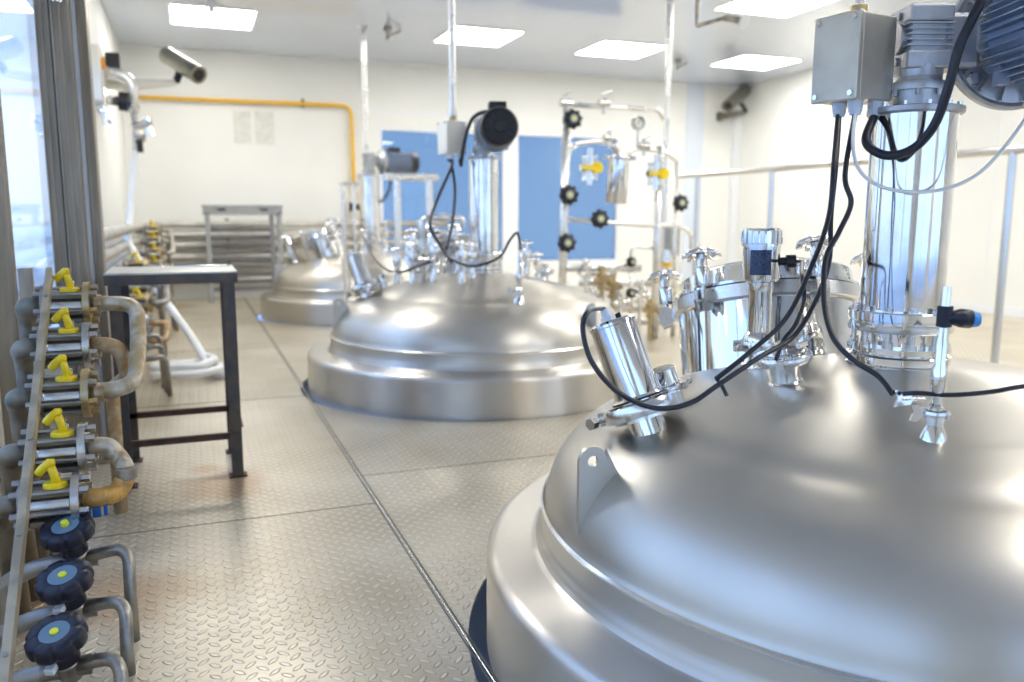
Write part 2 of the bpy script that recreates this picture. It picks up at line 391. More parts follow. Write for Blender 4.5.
# ceiling lamps
LP = [(.35,10.18,.86,.92,'square ceiling light panel at far left above the security camera'),
      (3.42,10.05,.84,.90,'square ceiling light panel crossed by the thin conduit of the middle tank'),
      (5.45,10.13,.92,.88,'square ceiling light panel in the back row right of the middle tank conduit'),
      (7.68,10.23,.95,.82,'square ceiling light panel above the right hand security camera'),
      (5.78,7.42,.92,.80,'large near ceiling light panel beside the steel junction box'),
      (4.15,4.75,.86,.9,0), (6.4,3.0,.9,.9,0), (2.95,.6,.86,.9,0), (5.4,-.9,.9,.9,0), (.25,6.0,.86,.9,0), (7.9,5.2,.9,.9,0)]  # unlabelled ones: unseen panels added for fill light and dome reflections
for x, y, w, l, lab in LP:
    t = thing('ceiling_light', lab or 'unseen square ceiling light panel added overhead', 'ceiling light', (x, y, ZC), group='ceiling light panels')
    mb = MB()
    for s in (-1, 1):
        mb.box((s*(w/2+.01), 0, -.006), (.02, l+.04, .014)); mb.box((0, s*(l/2+.01), -.006), (w, .02, .014))
    mb.build('lamp_frame', 'lampframe', t)
    mb = MB(); mb.box((0,0,-.006), (w, l, .008)); mb.build('diffuser', 'lamp', t)

# ------------------------------------------------------------------ tanks
R0, Z0, RC, RK = 1.011, .298, 2.05, .27
zc_s = Z0+.03; _zc = zc_s - math.sqrt((RC-RK)**2-(R0-.008-RK)**2)
def dome_prof():
    p = [(R0+.012, Z0-.03), (R0+.003, Z0-.005), (R0, Z0+.008), (R0, Z0+.05), (R0-.006, Z0+.058)]
    a1 = math.atan2(zc_s-_zc, R0-.008-RK)
    for k in range(1, 22):
        a = a1*k/21; p.append((R0-.008-RK+RK*math.cos(a), zc_s+.03*0+RK*math.sin(a)))
    p = [q for i, q in enumerate(p) if not (i > 4 and q[1] < Z0+.06)]
    for k in range(1, 50):
        a = a1+(PI/2-a1)*k/49; p.append((RC*math.cos(a), _zc+RC*math.sin(a)))
    # shallow rolled groove where knuckle and crown meet
    p = [(q[0], q[1]-.006*math.exp(-((q[0]-.73)/.035)**2)) if q[0] < .95 else q for q in p]
    p[-1] = (0, p[-1][1]); return p
DP = dome_prof()
def dome_z(r):
    for (r1, z1), (r2, z2) in zip(DP, DP[1:]):
        if r2 <= r <= r1 and r1 > r2: return z1+(z2-z1)*(r1-r)/(r1-r2)
    return Z0
def dome_n(dx, dy):
    r = math.hypot(dx, dy); s = (dome_z(r+.01)-dome_z(max(r-.01, 0)))/.02
    return V((-s*dx/max(r,1e-6), -s*dy/max(r,1e-6), 1)).normalized()
def hit(px, py, t=0):
    """offset from the tank axis where the photographed point meets the dome"""
    v = ray(px, py).normalized(); tx, ty = TANKS[t]; k = .5
    while k < 14:
        p = CAM+v*k; r = math.hypot(p.x-tx, p.y-ty)
        if r < R0 and p.z < dome_z(r): return (p.x-tx, p.y-ty)
        k += .002
    return (0, 0)
LAB = ['near', 'middle', 'far']
TL = ['large brushed steel tank in the right foreground, its dome filling the corner', 'brushed steel domed tank in the middle of the room behind the nearest one', 'farthest domed steel tank near the back wall, partly hidden']
for i, (tx, ty) in enumerate(TANKS):
    if i == 0:
        t = thing('mixing_tank', TL[0], 'tank', (tx, ty, 0), group='domed mixing tanks sunk in the floor'); tank0 = t
        mb = MB(); sk = [(1.150,-.03),(1.163,-.03),(1.167,-.02),(1.167,-.01),(1.167,.205),(1.167,.215)]
        for k in range(1, 9): a = PI/2*k/8; sk.append((1.167-.032+.032*math.cos(a), .215+.032*math.sin(a)))
        sk += [(1.129,.2472),(1.045,.250),(1.037,.251),(1.028,.256),(1.023,.266),(1.016,.290)]
        mb.lathe(sk, seg=160); mb.build('skirt', 'skirt', t)
        mb = MB(); mb.lathe(DP, seg=160); mb.build('dome', 'dome', t)
        mb = MB(); mb.lathe([(1.14,-1.0),(1.14,-.03),(1.02,-.02)], seg=96); mb.build('vessel_body', 'vessel', t)
        mb = MB(); mb.lathe([(R0+.003, Z0+.050),(R0+.0035, Z0+.054),(R0-.003, Z0+.060)], seg=160); mb.build('weld_seam', 'steel', t)
        # lifting lug on the shoulder
        def lug(dx, dy):
            a = math.atan2(dy, dx); rad = V((math.cos(a), math.sin(a), 0)); tan = V((-rad.y, rad.x, 0)); zz = V((0,0,1))
            # plate standing radially on the shoulder, outer edge upright, rounded eye on top
            ro, zt, w = .998, .575, .036
            pts = [(ro-2*w-.05, .50), (ro-2*w, .60)] + [(ro-w+w*math.cos(b), zt+w*math.sin(b)) for b in [PI-PI*k/12 for k in range(13)]] + [(ro, .40), (ro-.05, .36)]
            hole = [(ro-w+.0135*math.cos(2*PI*k/16), zt+.0135*math.sin(2*PI*k/16)) for k in range(16)]
            bm = bmesh.new(); es = []
            for lp in (pts, hole):
                vs = [bm.verts.new(rad*p[0] + zz*p[1] - tan*.006) for p in lp]
                es += [bm.edges.new((vs[j], vs[(j+1) % len(vs)])) for j in range(len(vs))]
            bmesh.ops.triangle_fill(bm, edges=es, use_beauty=True)
            hc = rad*(ro-w)+zz*zt-tan*.006
            for f in list(bm.faces):
                if (f.calc_center_median()-hc).length < .009: bm.faces.remove(f)
            q_ = bmesh.ops.extrude_face_region(bm, geom=bm.faces[:])
            for q in q_['geom']:
                if isinstance(q, bmesh.types.BMVert): q.co += tan*.012
            bm.verts.index_update(); mb = MB(); mb.add([v.co.copy() for v in bm.verts], [tuple(v.index for v in f.verts) for f in bm.faces], False); bm.free()
            mb.build('lifting_lug', 'dome', t)
        LUGA = math.atan2(hit(587,512)[1], hit(587,512)[0])
        for a in (LUGA, LUGA+PI*2/3, LUGA+PI*4/3): lug(math.cos(a), math.sin(a))
    else:
        copy_tree(tank0, (tx-TANKS[0][0], ty-TANKS[0][1], 0), TL[i])

def bolts(mb, o, axis, r, n, br, h, phase=0.):
    x, y, a = basis(axis); o = V(o)
    for k in range(n):
        t_ = 2*PI*k/n+phase; mb.hexnut(o+(x*math.cos(t_)+y*math.sin(t_))*r, axis, br, h)
def clamp(mb, o, axis, r, h=.016, side=0.):
    """tri-clamp ring with its hinge and wing nut"""
    x, y, a = basis(axis); o = V(o)
    mb.lathe([(r*.8,-h*.5),(r*.96,-h*.5),(r,-h*.2),(r,h*.2),(r*.96,h*.5),(r*.8,h*.5)], o, axis, 28)
    d = x*math.cos(side)+y*math.sin(side); s = a.cross(d)
    mb.box(o+d*(r*1.12), (r*.34, r*.34, h*1.1), Matrix((d, s, a)).transposed(), bev=.001)
    mb.cyl(o+d*(r*1.18)-s*r*.35, o+d*(r*1.18)+s*r*.55, r*.08, seg=8)
    mb.hexnut(o+d*(r*1.18)+s*r*.5, s, r*.16, r*.2)
    mb.box(o-d*(r*1.08), (r*.22, r*.26, h), Matrix((d, s, a)).transposed(), bev=.001)

# ---- agitator with column, gearbox, motor
AG = [(-.030, .032), (.035, -.02), (.10, .0)]
AL = ['tall polished agitator column with blue grey motor on the nearest tank', 'polished agitator column with black fan cover motor on the middle tank', 'agitator column whose motor points right on the farthest tank']
def agitator(i):
    tx, ty = TANKS[i]; x, y = tx+AG[i][0], ty+AG[i][1]
    t = thing('agitator', AL[i], 'agitator', (x, y, 0), group='agitator drives on the tank domes')
    zb = dome_z(.06)-.035; dz = (-.02, .09, .16)[i]; TR = (.105,.100,.118)[i]                            # the rear two stand a little taller
    ztop = 1.432+dz
    mb = MB(); mb.lathe([(.145,zb-.03),(.136,zb-.005),(.132,zb+.02),(.132,zb+.03),(.126,zb+.035),(.132,zb+.04),(.132,zb+.058),(.118,zb+.066),(.118,zb+.072),(.13,zb+.072),(.13,zb+.083),(0,zb+.083)], seg=48)
    mb.build('base_collar', 'chrome', t)
    mb = MB(); mb.lathe([(0,zb+.083),(.096,zb+.083),(.096,zb+.118),(.10,zb+.118),(.10,zb+.125),(.131,zb+.125),(.133,zb+.128),(.133,zb+.150),(.129,zb+.152),(.129,zb+.154),(.133,zb+.156),(.133,zb+.176),(.13,zb+.18),(0,zb+.18)], seg=48)
    f = mb.build('column_flange', 'chrome', t)
    for k in range(12):                                                     # through bolts: head above, nut and shank in the gap
        a = 2*PI*k/12; c_, s_ = math.cos(a)*.117, math.sin(a)*.117
        b = MB(); b.hexnut((c_,s_,zb+.178), (0,0,1), .009, .013); b.hexnut((c_,s_,zb+.083), (0,0,1), .012, .014); b.cyl((c_,s_,zb+.09), (c_,s_,zb+.18), .006, seg=8)
        b.build('bolt', 'steel', f)
    mb = MB(); mb.lathe([(TR,zb+.18),(TR,ztop)], seg=64); mb.build('column_tube', 'column', t)
    mb = MB(); mb.lathe([(0,ztop-.002),(TR+.010,ztop-.002),(TR+.013,ztop+.002),(TR+.013,ztop+.014),(TR+.01,ztop+.016),(0,ztop+.016)], seg=48)
    f = mb.build('top_flange', 'motorsteel', t)
    for k in range(12): b2 = MB(); b2.hexnut((math.cos(2*PI*k/12)*TR,math.sin(2*PI*k/12)*TR,ztop+.016), (0,0,1), .007, .010); b2.build('bolt', 'steel', f)
    mb = MB(); mb.lathe([(.066,ztop+.016),(.066,ztop+.058),(.078,ztop+.058),(.080,ztop+.07),(.078,ztop+.078),(.06,ztop+.082),(.055,ztop+.115),(0,ztop+.115)], seg=36)
    bolts(mb, (0,0,ztop+.044), (0,0,1), .072, 8, .006, .03); mb.build('lantern', 'motorsteel', t)
    # gearbox: squared housing with cooling fins, flange cheeks
    zg = ztop+.19
    head = {0: 21.5, 1: 15., 2: -100.}[i]                                  # heading of the motor axis
    fx = V((-math.sin(math.radians(head)), -math.cos(math.radians(head)), 0)); sx = V((-fx.y, fx.x, 0)) # fx: from gearbox to motor
    R = Matrix((sx, fx, V((0,0,1)))).transposed()
    side = -sx if i == 0 else -sx
    mb = MB(); mb.box((0,0,zg), (.095,.105,.16), R, bev=.008); mb.box(V((0,0,zg+.055)), (.112,.12,.042), R, bev=.006); mb.box(V((0,0,zg-.058)), (.112,.12,.044), R, bev=.006)
    for k in range(5): mb.box(V((0,0,zg-.024+k*.0135)), (.115,.122,.004), R)
    mb.cyl(V((0,0,zg-.115)), V((0,0,zg-.07)), .056, .062, seg=28)
    # two bearing cheeks and oil plugs
    mb.cyl(V((0,0,zg))-sx*.064, V((0,0,zg))+sx*.064, .038, seg=28)
    for s in (-1,1):
        for zz in (.055,-.058):
            mb.hexnut(V((0,0,zg+zz))+sx*s*.056+fx*.0, sx*s, .012, .008)
    mb.build('gearbox', 'motorsteel', t)
    # input cone and motor flange. on the near tank the motor sits right of the column
    off = V((0,0,0)); m0 = V((0,0,zg))
    if i == 0: off = RT.copy(); off.z = 0; off.normalize(); m0 = V((0,0,zg+.002)) + off*.243 + fx*(.0)
    elif i == 1: m0 = V((0,0,zg-.015)) + fx*.10 + V((RT.x,RT.y,0))*.07
    else: m0 = V((0,0,zg-.02)) + fx*.16
    if i == 0:
        mb = MB(); mb.box(off*.085+V((0,0,zg-.01)), (.10,.10,.135), Matrix((off, V((-off.y,off.x,0)), V((0,0,1)))).transposed(), bev=.012)
        mb.cyl(V((0,0,zg))+off*.12, V((0,0,zg))+off*.16, .062, .072, seg=28); mb.box(off*.19+V((0,0,zg)), (.10,.11,.13), Matrix((off, V((-off.y,off.x,0)), V((0,0,1)))).transposed(), bev=.02)
        for s in (-1,1): mb.hexnut(off*.135+V((0,0,zg+s*.055))-V((-off.y,off.x,0))*.055, -V((-off.y,off.x,0)), .010, .012)
        mb.build('adapter', 'motorsteel', t)
    else:
        mb = MB(); mb.cyl(V((0,0,zg))+fx*.05, m0, .05, .075, seg=28); mb.build('adapter', 'motorsteel', t)
    Rf = (.180,.135,.14)[i]; Rb = (.122,.118,.118)[i]; LB = (.26,.26,.36)[i]
    mb = MB(); mb.lathe([(0,-.05),(Rf*.55,-.05),(Rf*.75,-.02),(Rf*.97,-.012),(Rf,-.008),(Rf,.014),(Rf*.96,.018),(Rf*.90,.010),(Rf*.62,.010),(Rf*.6,.03),(0,.03)], m0, fx, 64)
    f = mb.build('motor_flange', 'motorsteel', t)
    x_, y_, _ = basis(fx)
    for k in range(4):
        a = PI/4+PI/2*k; d = (x_*math.cos(a)+y_*math.sin(a))*Rf*.80
        mb = MB(); mb.hexnut(m0+fx*.01+d, fx, .015, .016); mb.hexnut(m0+fx*.01+d, fx, .020, .004); mb.build('bolt', 'steel', f)
    for k in range(16):
        a = 2*PI*k/16+.2; d = x_*math.cos(a)+y_*math.sin(a)
        mb = MB(); mb.box(m0+fx*.016+d*Rf*.74, (.006, .02, Rf*.30), Matrix((d.cross(fx), fx, d)).transposed()); mb.build('rib', 'motorsteel', f)
    mb = MB(); mb.lathe([(0,.02),(Rb*.93,.02),(Rb*.86,.05),(Rb*.86,LB),(0,LB)], m0, fx, 40); mb.build('motor_body', 'motor', t)
    mb = MB()
    for k in range(36):                                                     # cooling fins along the axis
        a = 2*PI*k/36; d = x_*math.cos(a)+y_*math.sin(a); s = d.cross(fx)
        mb.box(m0+fx*(LB/2+.035)+d*(Rb*.93), (.0035, LB-.05, Rb*.22), Matrix((s, fx, d)).transposed())
    for s in (-1, 1): mb.box(m0+fx*.075+x_*s*Rb*.55+y_*Rb*.0-V((0,0,Rb*.85)), (.03,.03,.05), R, bev=.003)
    mb.build('cooling_fins', 'motor', t)
    mb = MB(); mb.box(m0+fx*.15+V((0,0,Rb*1.12)), (.11,.13,.07), R, bev=.006); 
    mb.build('terminal_box', 'motor' if i == 0 else 'black', t)
    mb = MB(); mb.lathe([(Rb*.98,LB-.02),(Rb*1.04,LB),(Rb*1.04,LB+.05),(Rb*.96,LB+.075),(Rb*.86,LB+.078),(Rb*.82,LB+.070),(Rb*.35,LB+.070),(Rb*.3,LB+.078),(0,LB+.078)], m0, fx, 40)
    for k in range(12):
        a = 2*PI*k/12; d = x_*math.cos(a)+y_*math.sin(a); mb.box(m0+fx*(LB+.076)+d*Rb*.58, (.008,.006,Rb*.5), Matrix((d.cross(fx), fx, d)).transposed())
    mb.build('fan_cover', 'black', t)
    return V((x, y, zg)), fx, m0+V((x, y, 0))
AGP = [agitator(i) for i in range(3)]

# ---- junction boxes beside the gearboxes
a_ = math.radians(-9.3); bY = V((math.sin(a_), math.cos(a_), 0)); bX = V((bY.y, -bY.x, 0))   # box edges
def junction_box(i):
    d0 = 2.08
    c0 = P(859, 98, d=d0) if i == 0 else None                              # near vertical corner, lower end
    W, D, H = .136, .132, .212
    if i == 0: c = c0 - bY*(-.0)+ bX*(D/2) + bY*(W/2) + V((0,0,H/2))
    else: c = P(453,138,d=5.55)
    t = thing('junction_box', ['brushed steel junction box hanging beside the motor over the nearest tank', 'small pale junction box hanging on a conduit over the middle tank'][i], 'junction box', c)
    R = Matrix((bX, bY, V((0,0,1)))).transposed(); m = 'boxsteel' if i == 0 else 'cream'
    mb = MB(); mb.box((0,0,0), (D, W, H), R, bev=.005); mb.build('box_body', m, t)
    mb = MB(); mb.box(-bX*(D/2+.008), (.016, W+.004, H+.004), R, bev=.004); l = mb.build('lid', m, t)
    mb = MB()
    for s in (-1,1):
        for z in (-1,1):
            mb.cyl(-bX*(D/2+.015)+bY*s*(W/2-.014)+V((0,0,z*(H/2-.014))), -bX*(D/2+.021)+bY*s*(W/2-.014)+V((0,0,z*(H/2-.014))), .0085, .007, seg=12)
    mb.build('screws', 'chrome', l)
    mb = MB(); mb.hexnut((0,0,H/2), (0,0,1), .03, .014); mb.cyl((0,0,H/2+.014), (0,0,H/2+.03), .022, seg=16); mb.build('conduit_nut', 'brass', t)
    gl = []
    for k, (px, py) in enumerate([(-.028,.02), (-.035,-.035), (.03,-.045)]):
        mb = MB(); o = bX*px+bY*py+V((0,0,-H/2))
        mb.cyl(o, o-V((0,0,.006)), .019, seg=20); mb.hexnut(o-V((0,0,.018)), (0,0,1), .019, .012); mb.cyl(o-V((0,0,.018)), o-V((0,0,.036)), .0175, .014, seg=18); mb.hexnut(o-V((0,0,.028)), (0,0,1), .0175, .010)
        mb.build('cable_gland', 'gland', t); gl.append(c+o-V((0,0,.036)))
    return c, gl, H
JB, GL, JH = junction_box(0); JB2, GL2, _ = junction_box(1)

def cable(name, pts, r, mat, label, cat='cable', n=8, sub='', group=None):
    mb = MB(); mb.tube(spline(pts, n), r, 10); o = mb.build(name, mat); return tag(o, label, cat, group)
def pd(x, y, d): return P(x, y, d=d)

# conduits from ceiling to the boxes
def conduit(p, z0, label, r=.014):
    mb = MB(); mb.cyl((p.x, p.y, z0), (p.x, p.y, ZC), r, seg=14); mb.lathe([(0,0),(r*2.2,0),(r*2.2,.012),(r*1.2,.02)], (p.x,p.y,ZC), (0,0,-1), 18)
    if z0 > 1.8: mb.cyl((p.x,p.y,z0), (p.x,p.y,z0+.05), r*1.6, seg=14)
    return tag(mb.build('conduit', 'palepipe'), label, 'conduit', 'vertical conduits from the ceiling')
conduit(JB, JB.z+.141, 'steel conduit rising to the ceiling from the brushed junction box')
conduit(JB2, JB2.z+.141, 'pale vertical conduit from ceiling down to the middle tank junction box', .022)
pf = P(364,60,Y=10.0); conduit(pf, P(364,160,Y=10.0).z, 'pale vertical conduit dropping to the farthest tank motor', .028)

# ---- fittings on a dome: f(tank index) places them with that tank's own label
def dome_thing(i, name, label, cat, off, axis=None, group=None, sink=.004, spin=0.):
    tx, ty = TANKS[i]; dx, dy = off; z = dome_z(math.hypot(dx, dy)); n = dome_n(dx, dy) if axis is None else V(axis).normalized()
    return thing(name, label, cat, V((tx+dx, ty+dy, z)) - n*sink, group=group, axis=n, rot=spin)

O_SENS = hit(648,428); O_TRANS = hit(758,366); O_CAP = hit(785,381); O_PIN = hit(933,436); O_RCAP = (hit(985,360)); O_SIGHT = hit(672,400)
def sensor(i, lab):
    b = V((*O_SENS, dome_z(math.hypot(*O_SENS)))) + V((*TANKS[0], 0))
    dd = (b-CAM).dot(FW); ax = (P(612,322,d=dd+.02)-P(646,420,d=dd))
    t = dome_thing(i, 'tank_light', lab, 'tank light', O_SENS, ax, 'cylindrical lights clamped on the domes', .030)
    t.scale = (1.14,)*3
    mb = MB(); mb.lathe([(.048,-.03),(.044,.012),(.042,.05),(0,.05)], seg=36); mb.build('nozzle', 'chrome', t)
    mb = MB(); clamp(mb, (0,0,.073), (0,0,1), .090, .030, 3.6); mb.lathe([(0,.05),(.07,.05),(.07,.062),(0,.062)], seg=36); mb.build('clamp_ring', 'steel', t)
    mb = MB(); mb.lathe([(0,.088),(.056,.088),(.060,.092),(.060,.098),(.053,.104),(.053,.268),(.055,.27),(.055,.276),(.050,.282),(0,.282)], seg=48); h = mb.build('housing', 'chrome' if i else 'column', t)
    mb = MB(); mb.lathe([(.0605,.094),(.0605,.0985)], seg=36); mb.build('gasket', 'black', h)
    mb = MB(); mb.cyl((-.015,-.018,.28), (-.015,-.018,.312), .013, .010, seg=16); mb.hexnut((-.015,-.018,.282), (0,0,1), .016, .012); mb.build('cable_gland', 'gland', t)
    mb = MB()
    for k in range(3): mb.cyl((.022,.008*k-.008,.282), (.022,.008*k-.008,.296), .0025, seg=6)
    mb.build('pins', 'black', t)
    return wmat(t)
SM = sensor(0, 'leaning steel cylinder light clamped on the left shoulder of the nearest tank')
sensor(1, 'leaning steel cylinder light on the left shoulder of the middle tank')
sensor(2, 'leaning steel cylinder light on the left shoulder of the farthest tank')

def sight(i, lab):
    t = dome_thing(i, 'capped_nozzle', lab, 'nozzle', O_SIGHT, None, 'short capped nozzles behind the cylinder lights')
    mb = MB(); mb.lathe([(.036,-.02),(.033,.0),(.033,.035),(0,.035)], seg=30); mb.build('nozzle', 'chrome', t)
    mb = MB(); clamp(mb, (0,0,.042), (0,0,1), .046, .018, .5); mb.build('clamp_ring', 'steel', t)
    mb = MB(); mb.lathe([(.034,.05),(.034,.095),(.030,.098),(0,.098)], seg=30); mb.build('cap', 'chrome', t)
sight(0, 'short capped steel nozzle right behind the cylinder light on the nearest tank')
sight(1, 'short capped steel nozzle behind the cylinder light on the middle tank')

def transmitter(i, lab):
    t = dome_thing(i, 'level_transmitter', lab, 'transmitter', O_TRANS, (-.02,0,1), 'level transmitters on the domes'); t.scale = (1.,1.,1.18)
    mb = MB(); mb.lathe([(.05,-.03),(.035,-.005),(.028,.02),(.034,.045),(0,.045)], seg=32); mb.build('nozzle', 'chrome', t)
    mb = MB(); clamp(mb, (0,0,.055), (0,0,1), .056, .024, -1.9); mb.build('clamp_ring', 'steel', t)
    mb = MB(); mb.lathe([(.046,.066),(.046,.074),(.040,.084),(.034,.09),(.0335,.185),(.036,.19),(.036,.212),(.050,.216),(.052,.222),(.052,.300),(0,.300)], seg=40); mb.build('body', 'chrome', t)
    mb = MB()
    for k in range(20):
        a = 2*PI*k/20
        mb.box(V((math.cos(a),math.sin(a),0))*.0545+V((0,0,.322)), (.006,.012,.030), RZ(a))
    mb.lathe([(0,.301),(.055,.301),(.055,.306),(.053,.308),(.053,.338),(.050,.343),(0,.343)], seg=40); mb.build('cap', 'chrome', t)
    mb = MB(); vs = []; n = 12
    for k in range(n):
        a = 3.45+1.15*k/(n-1)
        for z in (.232,.292): vs.append((.0528*math.cos(a), .0528*math.sin(a), z))
    mb.add(vs, [(2*k,2*k+2,2*k+3,2*k+1) for k in range(n-1)]); mb.build('label_plate', 'display', t, label='dark blue label plate with fine print')
    a = -.45; d = V((math.cos(a), math.sin(a), 0))
    mb = MB(); mb.cyl(d*.05+V((0,0,.262)), d*.075+V((0,0,.262)), .010, seg=12); mb.cyl(d*.07+V((0,0,.262)), d*.095+V((0,0,.262)), .016, seg=14); mb.build('connector', 'black', t)
    return wmat(t) @ (d*.095+V((0,0,.262)))
TC = transmitter(0, 'polished level transmitter with a dark label plate standing on the nearest tank')
transmitter(1, 'polished level transmitter standing among the fittings of the middle tank')
transmitter(2, 'polished level transmitter standing on the farthest tank')

def ferrule(i, off, lab, r=.055, h=.055, group='clamped ferrules on the domes'):
    t = dome_thing(i, 'ferrule', lab, 'ferrule', off, None, group)
    mb = MB(); mb.lathe([(r*.95,-.02),(r*.62,.008),(r*.60,.03),(r*.75,h),(0,h)], seg=32); mb.build('nozzle', 'chrome', t)
    mb = MB(); clamp(mb, (0,0,h+.006), (0,0,1), r*1.12, .022, 2.4); mb.build('clamp_ring', 'steel', t)
    mb = MB(); mb.lathe([(r*.85,h+.01),(r*.85,h+.02),(r*.8,h+.023),(r*.2,h+.023),(r*.2,h+.03),(0,h+.03)], seg=32)
    mb.box((r*1.05,.004,h+.024), (.03,.012,.012), bev=.002); mb.build('cap', 'chrome', t)
ferrule(0, O_CAP, 'clamped blank ferrule in front of the transmitter on the nearest tank', .068, .062)
ferrule(0, O_RCAP, 'clamped blank ferrule at the far right of the nearest tank')
ferrule(1, O_CAP, 'clamped blank ferrule beside the transmitter on the middle tank')
ferrule(1, O_RCAP, 'clamped blank ferrule right of the column on the middle tank')
ferrule(1, (.45,-.1), 'clamped blank ferrule on the right slope of the middle tank', .05)
ferrule(2, O_CAP, 'clamped blank ferrule on the farthest tank')

def pin(i, lab):
    t = dome_thing(i, 'sampling_valve', lab, 'valve', O_PIN if i == 0 else hit(519,301,1), (.02,.0,1), 'slim sampling valves on the domes'); t.scale = (.95,)*3 if i == 0 else (1.25,1.25,1.1)
    mb = MB(); mb.lathe([(.034,-.012),(.030,.002),(.018,.03),(.022,.05),(0,.05)], seg=28); mb.build('nozzle', 'chrome', t)
    mb = MB(); clamp(mb, (0,0,.055), (0,0,1), .030, .014, 3.3); c = mb.build('clamp_ring', 'steel', t)
    d = (-V(RT)); d = (wmat(t).inverted().to_3x3() @ d).normalized(); e = V((-d.y, d.x, 0))
    mb = MB(); mb.prism([(-.004,-.004),(.012,-.02),(.026,-.018),(.020,0),(.026,.018),(.012,.02)], d*.032+V((0,0,.058)), d, V((0,0,1)), e*.008); mb.build('wing_nut', 'steel', c)
    mb = MB(); mb.lathe([(0,.06),(.016,.06),(.016,.07),(.010,.078),(.012,.10),(.0165,.12),(.0165,.155),(.012,.168),(.0125,.22),(.010,.225),(.0095,.335),(.0085,.34),(0,.34)], seg=20); mb.build('stem', 'chrome', t)
    if i == 0:
        d = -d; mb = MB(); z = .272
        mb.cyl(V((0,0,z-.02)), V((0,0,z+.026)), .016, seg=18); mb.tube([d*.0+V((0,0,z)), d*.02+V((0,0,z)), d*.035+V((0,0,z-.001)), d*.056+V((0,0,z-.003))], [.017,.016,.021,.021], 18); mb.build('handle', 'navy', t)
        mb = MB(); mb.cyl(d*.054+V((0,0,z-.003)), d*.074+V((0,0,z-.004)), .020, .016, seg=18); mb.build('handle_end', 'bluecap', t, label='bright blue end of the handle')
pin(0, 'slim upright sampling valve with blue handle on the near slope of the nearest tank')
pin(1, 'slim upright steel sampling valve on the front slope of the middle tank')

# ---- manway hatch: neck, lid, four swing bolts with star handwheels
def star(mb, o, axis, r, h, n=8, ph=0.):
    x, y, a = basis(axis); o = V(o); N = 64; top = []; bot = []; cz = []
    for k in range(N):
        t_ = 2*PI*k/N; rr = r*(.86+.14*math.cos(n*t_+ph)); d = x*math.cos(t_)+y*math.sin(t_)
        bot.append(o+d*rr+a*(-.006-.003*math.cos(n*t_+ph))); top.append(o+d*rr*.97+a*(h*.5-.006)); cz.append(o+d*r*.5+a*h)
    under = [o+(x*math.cos(2*PI*k/N)+y*math.sin(2*PI*k/N))*r*.42+a*.002 for k in range(N)]
    vs = under+bot+top+cz+[o+a*(h+.003), o]
    fs = []
    for j in range(3):
        for k in range(N): k2 = (k+1) % N; fs.append((j*N+k, j*N+k2, (j+1)*N+k2, (j+1)*N+k))
    for k in range(N): k2 = (k+1) % N; fs.append((3*N+k, 3*N+k2, 4*N)); fs.append((k2, k, 4*N+1))
    mb.add(vs, fs)
_mc = P(772, 303, d=2.74)
rgt = V((math.cos(YAW+.29), -math.sin(YAW+.29), 0)); awy = V((math.sin(YAW+.29), math.cos(YAW+.29), 0))
